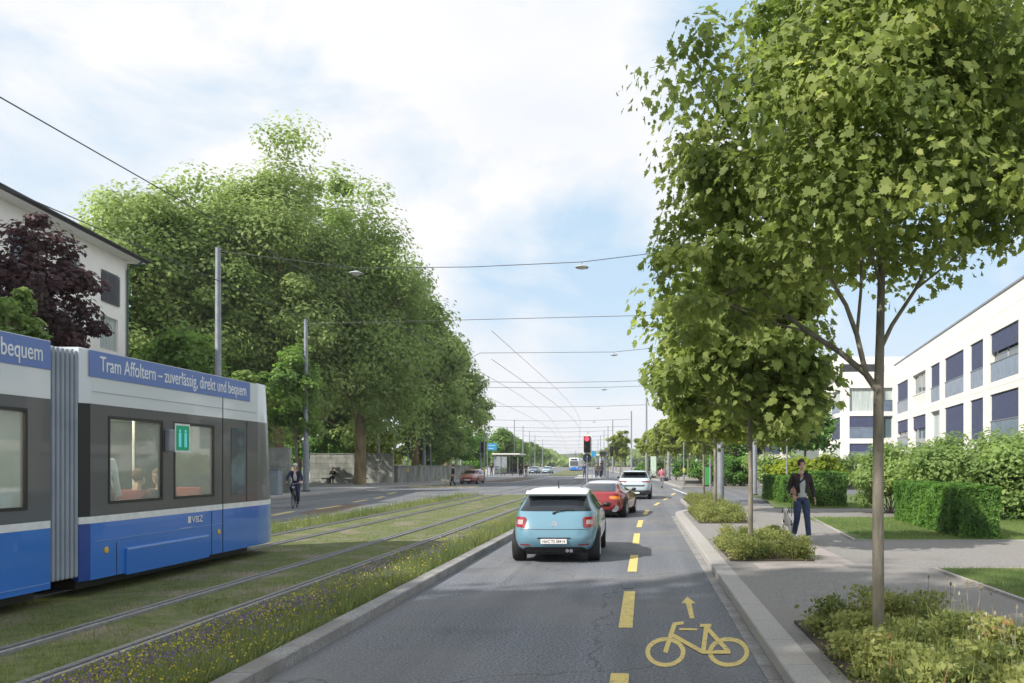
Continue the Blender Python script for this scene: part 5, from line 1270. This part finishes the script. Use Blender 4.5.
car('red sports coupe waiting between the blue hatchback and the white car', 'sports_car', (-1.50, 28.2, 0), -R(6.5), sp2, 1.10, REDP, paint('pale_sheen_roof', (.55, .50, .50)), [(.80, .93), (3.35, .92)], .335,  # pale reflection on the red roof is put into its colour
    [('rear_window', [(-.60, .885), (.60, .885), (.56, 1.0), (.48, 1.13), (-.48, 1.13), (-.56, 1.0)], 'rear', CGLASS, .005),
     ('tail_light', [(-.78, .62), (-.76, .72), (-.50, .74), (-.42, .70), (-.50, .63)], 'rear2', AMB, .006), ('tail_light', [(-.86, .60), (-.86, .74), (-.78, .76), (-.79, .59)], 'rear2', TAIL, .006),
     ('bumper_valance', [(-.72, .165), (.72, .165), (.6, .28), (-.6, .28)], 'rear', CBLK, .006), ('reflector', [(-.8, .42), (-.8, .45), (-.6, .45), (-.6, .42)], 'rear2', TAIL, .005),
     ('side_window', [(1.15, .90), (2.75, .86), (2.45, 1.05), (1.9, 1.12), (1.5, 1.09)], 'both', CGLASS, .006),
     ('door_gap', [(1.55, .25), (1.57, .25), (1.57, .84), (1.55, .84)], 'both', CBLK, .003), ('windscreen', [(-.66, .90), (.66, .90), (.5, 1.14), (-.5, 1.14)], 'front', CGLASS, .005)],
    4.5, mirrors=(2.65, .90, .86), extra=red_extra)
# white crossover
WP = paint('silver_paint_car', (.50, .60, .66)); GREYT = material('grey_trim', (.07, .075, .08), .5)
su = [(.24, .12, 4.2, .80, 5.5), (.40, .02, 4.3, .865, 6), (.60, .0, 4.3, .88, 6), (.80, .04, 4.2, .875, 6), (.93, .10, 3.9, .86, 6), (1.02, .2, 3.2, .82, 5.6), (1.15, .38, 2.95, .76, 5.6), (1.32, .62, 2.6, .68, 5.4), (1.40, .70, 2.4, .64, 5), (1.45, .9, 2.1, .5, 4), (1.465, 1.3, 1.7, .2, 3)]
def suv_extra(o, bvh):
    h = bvh.ray_cast(Vector((0, -3, .34)), Vector((0, 1, 0)))[0].y; MB().box((-.26, h-.03, .30), (.26, h-.012, .40)).build('number_plate', PLATE, o)
    MB().box((-.62, .34, 1.36), (.62, .72, 1.40), .015).build('roof_spoiler', CBLK, o)
car('silvery white crossover seen from behind, first car at the red light', 'crossover_car', (-.34, 43.0, 0), -R(1), su, 1.385, WP, WP, [(.78, .87), (3.45, .87)], .35,
    [('rear_window', [(-.70, 1.09), (.70, 1.09), (.62, 1.32), (-.62, 1.32)], 'rear', CGLASS, .005), ('tail_light', [(-.84, .86), (-.83, .95), (-.40, .93), (-.40, .88)], 'rear2', TAIL, .006),
     ('light_bar', [(-.40, .89), (.40, .89), (.40, .92), (-.40, .92)], 'rear', LAMPW, .005), ('bumper_valance', [(-.78, .245), (.78, .245), (.80, .47), (-.80, .47)], 'rear', GREYT, .006),
     ('tailgate_recess', [(-.5, .66), (.5, .66), (.55, .74), (-.55, .74)], 'rear', GREYT, .005), ('side_window', [(.75, 1.06), (3.0, 1.03), (2.6, 1.32), (1.0, 1.33)], 'both', CGLASS, .006), ('side_sill', [(1.2, .245), (3.0, .245), (3.0, .36), (1.2, .36)], 'both', GREYT, .004),
     ('windscreen', [(-.74, 1.06), (.74, 1.06), (.63, 1.35), (-.63, 1.35)], 'front', CGLASS, .005)], 4.3, mirrors=(2.9, 1.08, .84), extra=suv_extra)
# oncoming cars: turned round, front towards the viewer
def small_car(label, loc, rz, pm, name='hatchback_car', grp=None):
    def ex(o, bvh):
        h = bvh.ray_cast(Vector((0, 9, .38)), Vector((0, -1, 0)))[0].y; MB().box((-.25, h+.01, .33), (.25, h+.03, .43)).build('number_plate', PLATE, o)
    return car(label, name, loc, rz, hb, 1.262, pm, pm, [(.62, .80), (3.10, .80)], .30,
     [('windscreen', [(-.66, .93), (.66, .93), (.55, 1.22), (-.55, 1.22)], 'front', CGLASS, .004), ('headlight', [(-.76, .60), (-.48, .58), (-.46, .68), (-.74, .73)], 'front2', LAMPW, .006), ('grille', [(-.40, .50), (.40, .50), (.42, .58), (-.42, .58)], 'front', CBLK, .006),
      ('air_intake', [(-.5, .22), (.5, .22), (.45, .32), (-.45, .32)], 'front', CBLK, .006), ('side_window', [(.80, .95), (2.62, .93), (2.25, 1.2), (1.05, 1.2)], 'both', CGLASS, .005), ('rear_window', [(-.62, .95), (.62, .95), (.55, 1.19), (-.55, 1.19)], 'rear', CGLASS, .004)],
     3.88, mirrors=(2.45, .96, .77), extra=ex)
small_car('salmon red small car waiting behind the crossing on the left road', (-15.25, 79.5, 0), math.pi-R(3), paint('salmon_paint', (.42, .12, .10)))
small_car('dark blue car with white hood far away beyond the shelter', (-20.0, 163, 0), math.pi-R(5), paint('dark_blue_paint', (.10, .16, .25)))
small_car('pale blue car far away, right of the dark blue one', (-17.6, 163.5, 0), math.pi-R(5), paint('pale_blue_paint', (.30, .45, .55)))

# ------------------------------------------------------------ people and animals
def skin_mesh(V, E, Rr, sub=2, root=0):
    me = bpy.data.meshes.new('tmp'); bm = bmesh.new(); ly = bm.verts.layers.skin.verify()
    vs = [bm.verts.new(v) for v in V]
    for i, v in enumerate(vs): v[ly].radius = Rr[i] if isinstance(Rr[i], tuple) else (Rr[i], Rr[i]); v[ly].use_root = (i == root)
    for a, b in E: bm.edges.new((vs[a], vs[b]))
    bm.to_mesh(me); bm.free(); o = bpy.data.objects.new('tmp', me); COL.objects.link(o)
    mo = o.modifiers.new('s', 'SKIN'); mo.use_smooth_shade = True
    o.modifiers.new('u', 'SUBSURF').levels = sub
    dg = bpy.context.evaluated_depsgraph_get(); dg.update(); r = bpy.data.meshes.new_from_object(o.evaluated_get(dg))
    v = [x.co.copy() for x in r.vertices]; f = [tuple(p.vertices) for p in r.polygons]
    bpy.data.objects.remove(o); bpy.data.meshes.remove(r); return v, f
SKINM = material('skin', (.68, .43, .33), .6, scale=10); HAIRD = material('hair_dark', (.03, .02, .015), .8); HAIRG = material('hair_grey', (.4, .38, .36), .8); EYEM = material('eye_dark', (.03, .02, .02), .4); LIPM = material('lips', (.42, .16, .13), .6)
def cloth(name, c, c2=None): return bpy.data.materials.get(name) or material(name, c, .9, color2=c2, scale=14, bump=.2)
def V3(t): return Vector(t)
def person(label, loc, rz, pose, top, legsm, shoem, hair=HAIRD, shirt=None, scale=1.0, sub=2, group=None, detail=True, open_jacket=False, short_top=False, hat=None):
    """pose: dict of joints, facing -Y, origin on the ground below the pelvis"""
    p = {k: V3(v) for k, v in pose.items()}
    o = empty('person', loc, rz, label, 'person', group); o.scale = (scale,)*3
    pel, ch, nk = p['pel'], p['chest'], p['neck']
    V = [pel, pel.lerp(ch, .5), ch, nk, nk + (p['head']-nk)*.6]; E = [(0,1),(1,2),(2,3),(3,4)]; Rr = [(.13,.10), (.12,.09), (.15,.105), (.055,.06), (.05,.055)]
    def chain(start, pts, rs):
        prev = start
        for q, r_ in zip(pts, rs): V.append(q); Rr.append(r_); E.append((prev, len(V)-1)); prev = len(V)-1
    for s in ('L', 'R'):
        chain(2, [p['sh'+s], p['sh'+s].lerp(p['el'+s], .5), p['el'+s], p['el'+s].lerp(p['wr'+s], .45), p['wr'+s]], [.058, .048, .04, .037, .026])
        chain(0, [p['hip'+s], p['hip'+s].lerp(p['kn'+s], .5), p['kn'+s], p['kn'+s].lerp(p['an'+s], .4), p['an'+s]], [.085, .075, .055, .052, .036])
    bv, bf = skin_mesh(V, E, Rr, sub)
    mb = MB(); mb.add(bv, bf)
    # head: skull, jaw, nose, ears
    H = p['head']; fwd = p.get('look', Vector((0, -1, 0))).normalized(); side = fwd.cross(Vector((0, 0, 1))).normalized() * -1
    rot = Matrix((side, -fwd, Vector((0, 0, 1)))).transposed()
    def hp(x, y, z): return H + rot @ Vector((x, y, z))
    mb.ell(hp(0, .01, .02), (.076, .095, .098), 18, 12, rot); mb.ell(hp(0, -.025, -.05), (.056, .062, .06), 14, 9, rot)
    mb.ell(hp(0, -.095, -.012), (.013, .02, .026), 8, 6, rot)
    for s in (-1, 1): mb.ell(hp(s*.078, .01, -.01), (.012, .02, .03), 8, 6, rot)
    # hands: palm, four fingers, thumb
    for s in ('L', 'R'):
        w_ = p['wr'+s]; d_ = p.get('hd'+s, (w_-p['el'+s]).normalized()); sx = 1 if s == 'L' else -1
        q = Vector((0, -1, 0)); q = (q - d_*q.dot(d_)); q = q.normalized() if q.length > .1 else Vector((sx, 0, 0)); nrm_ = d_.cross(q).normalized()
        pr = Matrix((q, nrm_, d_)).transposed(); pc = w_ + d_*.045; mb.ell(pc, (.038, .016, .052), 12, 8, pr)
        curl = Vector((-sx, 0, 0)); curl = (curl - d_*curl.dot(d_)); curl = curl.normalized() if curl.length > .1 else nrm_
        for k, (u, L_) in enumerate(((-.028, .055), (-.010, .07), (.009, .076), (.027, .066))):
            b = w_ + d_*.08 + q*u; g = .35 if 'hd'+s not in p else .9
            mb.tube([b - d_*.02, b + d_*L_*.4 + curl*L_*.08*g, b + d_*L_*.72 + curl*L_*.35*g, b + d_*L_*.85 + curl*L_*.65*g], [.009, .0085, .0075, .006], 6)
        tb_ = w_ + d_*.03 + q*.03; mb.tube([tb_, tb_ + q*.028 + d_*.022, tb_ + q*.034 + d_*.05 + curl*.012], [.011, .010, .007], 6)
    body = mb.build('body', SKINM, o, smooth=True)
    m = MB()
    for s in (-1, 1): m.ell(hp(s*.03, -.079, .012), (.011, .006, .006), 8, 6, rot)
    m.build('eyes', EYEM, o); m = MB()
    for s in (-1, 1): m.tube([hp(s*.018, -.085, .033), hp(s*.045, -.074, .034)], .004, 5)
    m.build('eyebrows', hair, o); m = MB(); m.ell(hp(0, -.082, -.058), (.024, .007, .006), 10, 6, rot); m.build('mouth', LIPM, o)
    # hair as a cap
    m = MB(); hv = []; m.ell(hp(0, .018, .035), (.087, .103, .102), 20, 14, rot)
    kv = [rot.inverted() @ (Vector(v)-H) for v in m.v]
    fs = [f for f in m.f if not all((kv[i].y < -.055 and kv[i].z < .075) or kv[i].z < -.045 for i in f)]
    m.f = fs; m.m = [0]*len(fs)
    for i, v in enumerate(m.v): m.v[i] = Vector(v) + Vector((random.uniform(-.004, .004), random.uniform(-.004, .004), random.uniform(-.004, .006)))
    m.build('hair', hair, o, smooth=True)
    if hat: MB().ell(hp(0, .01, .055), (.098, .125, .085), 18, 10, rot).build('helmet', hat, o, smooth=True)
    # trousers
    V = [pel + Vector((0, 0, .08)), pel]; E = [(0, 1)]; Rr = [(.145, .115), (.15, .12)]
    for s in ('L', 'R'):
        chain(1, [p['hip'+s], p['hip'+s].lerp(p['kn'+s], .5), p['kn'+s], p['kn'+s].lerp(p['an'+s], .5), p['an'+s] + Vector((0, 0, -.01))], [.105, .092, .073, .066, .062])
    v, f = skin_mesh(V, E, Rr, sub); MB().add(v, f).build('trousers', legsm, o, smooth=True)
    # shoes
    for s in ('L', 'R'):
        a = p['an'+s]; fd = p.get('ft'+s, Vector((0, -1, 0))).normalized()
        v, f = skin_mesh([a+Vector((0,0,.01)), a+Vector((0,0,-.04)), a+fd*.09+Vector((0,0,-.055)), a+fd*.17+Vector((0,0,-.062)), a-fd*.05+Vector((0,0,-.05))], [(0,1),(1,2),(2,3),(1,4)], [.045, .045, .042, .032, .036], 1)
        MB().add(v, f).build('shoe', shoem, o, smooth=True)
    # jacket or shirt with sleeves
    def tor(ex, zlow): 
        return [pel + Vector((0, 0, zlow)), pel.lerp(ch, .45), pel.lerp(ch, .8), ch, ch.lerp(nk, .62)], [(0,1),(1,2),(2,3),(3,4)], [(.135+ex, .105+ex), (.13+ex, .10+ex), (.15+ex, .11+ex), (.165+ex, .115+ex), (.075+ex, .07+ex)]
    if shirt:
        V, E, Rr = tor(.016, -.09)
        v, f = skin_mesh(V, E, Rr, sub); MB().add(v, f).build('shirt', shirt, o, smooth=True)
    V, E, Rr = tor(.030, -.06)
    for s in ('L', 'R'):
        chain(3, [p['sh'+s], p['sh'+s].lerp(p['el'+s], .5), p['el'+s], p['el'+s].lerp(p['wr'+s], .5), p['wr'+s] - (p['wr'+s]-p['el'+s])*.06], [.070, .062, .055, .050, .044])
    v, f = skin_mesh(V, E, Rr, sub)
    if open_jacket:
        f = [q for q in f if not all(abs(v[i].x - pel.x) < .075 + .09*(1.45-v[i].z) and v[i].y < ch.y-.02 and v[i].z < 1.52 for i in q)]
    MB().add(v, f).build('jacket', top, o, smooth=True, fix=not open_jacket)
    return o
STAND = dict(pel=(0,0,.95), chest=(0,.01,1.30), neck=(0,.01,1.50), head=(0,-.01,1.66), shL=(.18,.01,1.42), elL=(.24,.03,1.14), wrL=(.25,-.05,.90), shR=(-.18,.01,1.42), elR=(-.24,.03,1.14), wrR=(-.25,-.05,.90),
    hipL=(.09,0,.90), knL=(.10,-.02,.50), anL=(.11,.02,.09), hipR=(-.09,0,.90), knR=(-.10,-.02,.50), anR=(-.11,.02,.09))
WALK = dict(STAND, hipL=(.09,0,.90), knL=(.09,-.14,.51), anL=(.10,-.22,.10), knR=(-.10,-.02,.50), anR=(-.10,.22,.13), elL=(.27,.08,1.16), wrL=(.29,-.02,.92), elR=(-.27,.03,1.16), wrR=(-.22,-.14,.98), ftL=(0.1,-1,0.12), ftR=(0,-.9,-.4))
# the walking man
mx_, my_ = (803.5-VX)*18.35/F, 18.6
man = person('young man in dark jacket and jeans walking a spotted dog along the path', (mx_, my_, ZP), R(6), WALK, cloth('dark_jacket', (.045, .03, .032), (.03, .02, .022)), cloth('jeans', (.05, .075, .16), (.03, .045, .10)), cloth('shoe_white', (.6, .6, .6)), HAIRD, cloth('shirt_pale', (.55, .60, .60)), scale=1.0, open_jacket=True)
bagm = cloth('bag_tan', (.36, .22, .17)); strap = cloth('strap_black', (.02, .02, .03))
o = empty('shoulder_bag', (mx_-.02, my_, ZP), R(6), 'tan shoulder bag on a black strap across the chest of the walking man', 'bag')
MB().ell((-.19, -.10, 1.05), (.07, .05, .12), 14, 10).build('pouch', bagm, o, smooth=True)
m = MB(); sp3 = [(-.17, -.14, 1.17), (-.08, -.165, 1.26), (.03, -.165, 1.36), (.12, -.12, 1.47), (.14, -.02, 1.53), (.13, .08, 1.49), (0, .17, 1.35), (-.14, .14, 1.2), (-.2, 0, 1.12)]
for a, b in zip(sp3[:-1], sp3[1:]): m.tube([a, b], .02, 6)
m.build('strap', strap, o)
def dog(label, loc, rz, mat, s=1.0, name='dog'):
    o = empty(name, loc, rz, label, 'dog'); o.scale = (s,)*3
    V = [(0,.22,.46), (0,.02,.45), (0,-.20,.46), (0,-.30,.56), (0,-.36,.66)]; E = [(0,1),(1,2),(2,3),(3,4)]; Rr = [(.075,.085), (.075,.085), (.085,.11), (.06,.065), (.05,.055)]
    def ch_(st, pts, rs):
        pv = st
        for q, r_ in zip(pts, rs): V.append(q); Rr.append(r_); E.append((pv, len(V)-1)); pv = len(V)-1
    for sx, dy in ((-1, .03), (1, -.04)):
        ch_(2, [(sx*.075,-.20,.36), (sx*.08,-.19+dy,.22), (sx*.08,-.20+dy,.04), (sx*.08,-.245+dy,.025)], [.045, .03, .022, .024])
        ch_(0, [(sx*.075,.22,.38), (sx*.08,.16-dy,.26), (sx*.08,.27-dy,.16), (sx*.08,.25-dy,.04), (sx*.08,.205-dy,.025)], [.06, .042, .026, .021, .024])
    ch_(0, [(0,.33,.50), (0,.42,.58), (0,.47,.68)], [.025, .017, .01])
    v, f = skin_mesh([Vector(a) for a in V], E, Rr, 2); m = MB().add(v, f)
    rt = Euler((R(18), 0, 0)).to_matrix(); m.ell((0,-.38,.70), (.062,.078,.065), 14, 10, rt); m.ell((0,-.46,.675), (.034,.065,.034), 12, 8, rt)
    m.build('body', mat, o, smooth=True)
    m = MB(); m.ell((0,-.52,.685), (.014,.012,.012), 8, 6); m.build('nose', EYEM, o)
    m = MB(); [m.ell((s_*.03,-.445,.72), (.008,.008,.008), 6, 5) for s_ in (-1, 1)]; m.build('eyes', EYEM, o)
    for s_ in (-1, 1): MB().ell((s_*.072,-.365,.70), (.014,.035,.055), 10, 8, Euler((0, R(-14*s_), 0)).to_matrix()).build('ear', EYEM, o, smooth=True)
    return o
DAL = bpy.data.materials.new('spotted_coat'); DAL.use_nodes = True; t_ = DAL.node_tree; vr = t_.nodes.new('ShaderNodeTexVoronoi'); vr.inputs['Scale'].default_value = 11
rp = t_.nodes.new('ShaderNodeValToRGB'); rp.color_ramp.interpolation = 'CONSTANT'; rp.color_ramp.elements[0].color = (.03, .03, .03, 1); rp.color_ramp.elements[1].color = (.68, .66, .63, 1); rp.color_ramp.elements[1].position = .30
tc_ = t_.nodes.new('ShaderNodeTexCoord'); t_.links.new(tc_.outputs['Object'], vr.inputs['Vector']); t_.links.new(vr.outputs['Distance'], rp.inputs[0]); t_.links.new(rp.outputs[0], t_.nodes['Principled BSDF'].inputs['Base Color']); t_.nodes['Principled BSDF'].inputs['Roughness'].default_value = .9
dx_, dy_ = 3.22, 18.75
dog('black and white spotted dog walking beside the man', (dx_, dy_, ZP), R(-14), DAL, .95)
a = Vector((dx_+.06, dy_-.22, ZP+.53)); b = Vector((mx_-.24, my_-.19, ZP+.90)); m = MB(); m.tube([a, a.lerp(b, .5)-Vector((0,0,.07)), b], .006, 5); tag(m.build('dog_leash', strap), 'thin dark leash between the walking man and the spotted dog', 'leash')
# bicycles
def bicycle(label, loc, rz, name='bicycle', group=None, fm=None, lod=False):
    """along Y, front at -Y"""
    fm = fm or BLACK; o = empty(name, loc, rz, label, 'bicycle', group); r_ = .34
    for y in (-.53, .53):
        n = 28; pts = [(0, y+r_*math.cos(2*math.pi*k/n), r_+r_*math.sin(2*math.pi*k/n)) for k in range(n+1)]
        w_ = MB().tube(pts, .017, 6, False).build('wheel', RUBBER, o); m = MB()
        for k in range(14):
            a = math.pi*2*k/14; m.tube([(0, y, r_), (0, y+r_*math.cos(a), r_+r_*math.sin(a))], .0022, 3)
        m.lathe([(.02, -.04), (.02, .04)], (0, y, r_), 8, 'x'); m.build('spokes', STEEL, w_)
    m = MB()
    for a, b in (((0,.53,.34), (0,.08,.30)), ((0,.08,.30), (0,.20,.80)), ((0,.53,.34), (0,.18,.72)), ((0,.08,.30), (0,-.36,.74)), ((0,.18,.74), (0,-.38,.82)), ((0,-.34,.68), (0,-.41,.94)), ((0,-.36,.74), (0,-.53,.34))): m.tube([a, b], .016, 7)
    m.build('frame', fm, o)
    m = MB(); m.tube([(-.29,-.33,1.02), (-.2,-.40,1.03), (0,-.42,1.0), (.2,-.40,1.03), (.29,-.33,1.02)], .012, 6); m.tube([(0,-.41,.93), (0,-.42,1.0)], .014, 6); m.build('handlebar', STEEL, o)
    m = MB(); m.ell((0,.24,.93), (.07,.13,.03), 10, 6); m.tube([(0,.2,.8), (0,.22,.92)], .013, 6); m.build('saddle', BLACK, o)
    m = MB(); m.tube([(0,.08,.30), (.06,.08,.30), (.08,.02,.15), (.13,.02,.15)], .01, 5); m.tube([(0,.08,.30), (-.06,.08,.30), (-.08,.14,.45), (-.13,.14,.45)], .01, 5); m.lathe([(.09, .03), (.09, .035)], (0,.08,.3), 14, 'x'); m.build('crank', DARKM, o)
    MB().lathe([(.03, 0), (.045, -.05)], (0, -.46, .86), 10, 'y').build('lamp', LAMPW, o)
    return o
bx_, by_ = -14.2, 34.9
bicycle('dark bicycle ridden by the man in the navy suit', (bx_, by_, 0), R(14))
RIDE = dict(pel=(0,.20,1.03), chest=(0,.05,1.36), neck=(0,.00,1.55), head=(0,-.04,1.70), shL=(.18,.02,1.47), elL=(.28,-.16,1.24), wrL=(.27,-.31,1.07), shR=(-.18,.02,1.47), elR=(-.28,-.16,1.24), wrR=(-.27,-.31,1.07),
    hipL=(.09,.18,.98), knL=(.13,-.15,.62), anL=(.11,.05,.25), hipR=(-.09,.18,.98), knR=(-.13,-.18,.82), anR=(-.11,.14,.53), hdL=(0,-1,-.1), hdR=(0,-1,-.1))
navy = cloth('navy_suit', (.018, .025, .07))
person('cyclist in a navy suit and pale helmet riding on the left road', (bx_, by_, 0), R(14), RIDE, navy, navy, cloth('shoe_dark', (.03, .03, .03)), HAIRG, cloth('shirt_white', (.7, .7, .7)), open_jacket=True, hat=material('helmet_pale', (.55, .56, .58), .4))
for i, (x, y, a) in enumerate(((4.0, 82, 80), (4.8, 83, 95), (5.6, 82.4, 85))):
    bicycle('parked bicycle under the right street trees, %s of the group' % ['leftmost', 'middle one', 'rightmost'][i], (x-3.4, y+16, .12), R(a), fm=DARKM, group='parked bicycles')
# pedestrian with dog on the crossing
DK = cloth('coat_black', (.02, .02, .025)); SHD = cloth('shoe_dark', (.03, .03, .03)); LT_ = cloth('trousers_pale', (.45, .45, .44))
person('woman in a dark coat and pale skirt stepping over the yellow crossing', ((453.8-VX)*69.5/F, 69.2, 0), R(-70), WALK, DK, DK, SHD, HAIRD, scale=.98, sub=1)
dog('pale long-legged dog on the yellow crossing in front of the dark-coated woman', ((445-VX)*68.9/F, 68.9, 0), R(-80), material('dog_pale', (.55, .50, .40), .9), 1.0)
# sitting person on the bench
SIT = dict(STAND, pel=(0,0,.58), chest=(0,-.06,.92), neck=(0,-.09,1.12), head=(0,-.14,1.27), shL=(.18,-.07,1.04), elL=(.25,-.16,.80), wrL=(.12,-.36,.72), shR=(-.18,-.07,1.04), elR=(-.25,-.16,.80), wrR=(-.12,-.36,.72),
    hipL=(.09,-.04,.56), knL=(.12,-.44,.52), anL=(.12,-.42,.10), hipR=(-.09,-.04,.56), knR=(-.12,-.44,.52), anR=(-.12,-.42,.10))
person('person in dark jacket and white shirt sitting on the stone bench', ((333.5-VX)*73.9/F, 73.85, .12), 0, SIT, DK, DK, SHD, HAIRD, cloth('shirt_white', (.7, .7, .7)), open_jacket=True, sub=1)
# people at the stops
Q = [((491.5-VX)*122/F, 122, 'person in dark clothes standing left inside the glass shelter', DK, DK, 0, .12), ((520.6-VX)*118/F, 118, 'person in brown coat standing right of the glass shelter', cloth('coat_brown', (.10, .05, .03)), DK, 40, .12),
     ((526-VX)*117/F, 117, 'person in black standing right of the one in brown', DK, DK, 160, .12), ((584.5-VX)*101/F, 101, 'man in blue behind the pole of the red traffic light', cloth('jacket_blue', (.04, .07, .20)), cloth('jeans_blue', (.06, .09, .22)), 20, .14),
     ((596.3-VX)*103/F, 103, 'person with pink bag and blue trousers waiting under the stop display', cloth('jacket_olive', (.10, .09, .06)), cloth('trousers_navy', (.02, .03, .09)), -30, .14),
     ((601-VX)*108/F, 107, 'person in grey standing beside the slim shelter', cloth('jacket_grey', (.2, .2, .22)), cloth('trousers_navy', (.02, .03, .09)), 70, .14)]
for x, y, lb, a, b, rz_, z in Q: person(lb, (x, y, z), R(rz_), STAND, a, b, SHD, HAIRD, sub=1)
px_, py_ = (661.8-VX)*63/F, 63.4
person('woman in pink top carrying a dark bag at the far corner of the side street', (px_, py_, .02), R(150), WALK, cloth('top_pink', (.45, .16, .20)), cloth('trousers_grey', (.18, .18, .22)), SHD, HAIRD, scale=.9, sub=1)
o = empty('handbag', (px_+.33, py_, .02), 0, 'dark bag carried by the woman in the pink top', 'bag'); MB().box((-.16, -.06, .50), (.16, .06, .76), .03).build('pouch', DK, o); MB().tube([(-.1, 0, .76), (-.06, 0, .88), (.06, 0, .88), (.1, 0, .76)], .012, 6).build('handle', DK, o)
# passengers in the tram
for x, y, lb, tp_, rz_, sit in ((-7.5, 11.75, 'tram passenger in a white top standing at the first window', cloth('top_white', (.65, .65, .68)), R(60), 0), (-7.42, 12.40, 'tram passenger in dark red sitting at the right edge of the first window', cloth('top_red', (.25, .05, .06)), R(170), 1), (-7.42, 13.2, 'tram passenger in black sitting at the second window', DK, 0, 1)):
    person(lb, (x, y, .41 if not sit else .33), rz_, STAND if not sit else SIT, tp_, DK, SHD, material('hair_brown', (.16, .09, .05), .8) if 'hair_brown' not in bpy.data.materials else bpy.data.materials['hair_brown'], sub=1, group='tram passengers', scale=1 if not sit else 1)
for o in bpy.data.objects:
    if o.type == 'MESH' and o.name.startswith('apartment'): pass

# ------------------------------------------------------------ air
hm = bpy.data.materials.new('haze_air'); hm.use_nodes = True; hn = hm.node_tree; hn.nodes.clear()
pv = hn.nodes.new('ShaderNodeVolumePrincipled'); pv.inputs['Density'].default_value = .0003; pv.inputs['Color'].default_value = (.93, .95, 1, 1); pv.inputs['Anisotropy'].default_value = .2
ho = hn.nodes.new('ShaderNodeOutputMaterial'); hn.links.new(pv.outputs[0], ho.inputs['Volume'])
hb_ = MB().box((-3010, -210, -1.5), (3010, 4010, 42)).build('haze', hm); tag(hb_, 'thin pale haze over the far end of the street', 'haze', None, 'stuff')
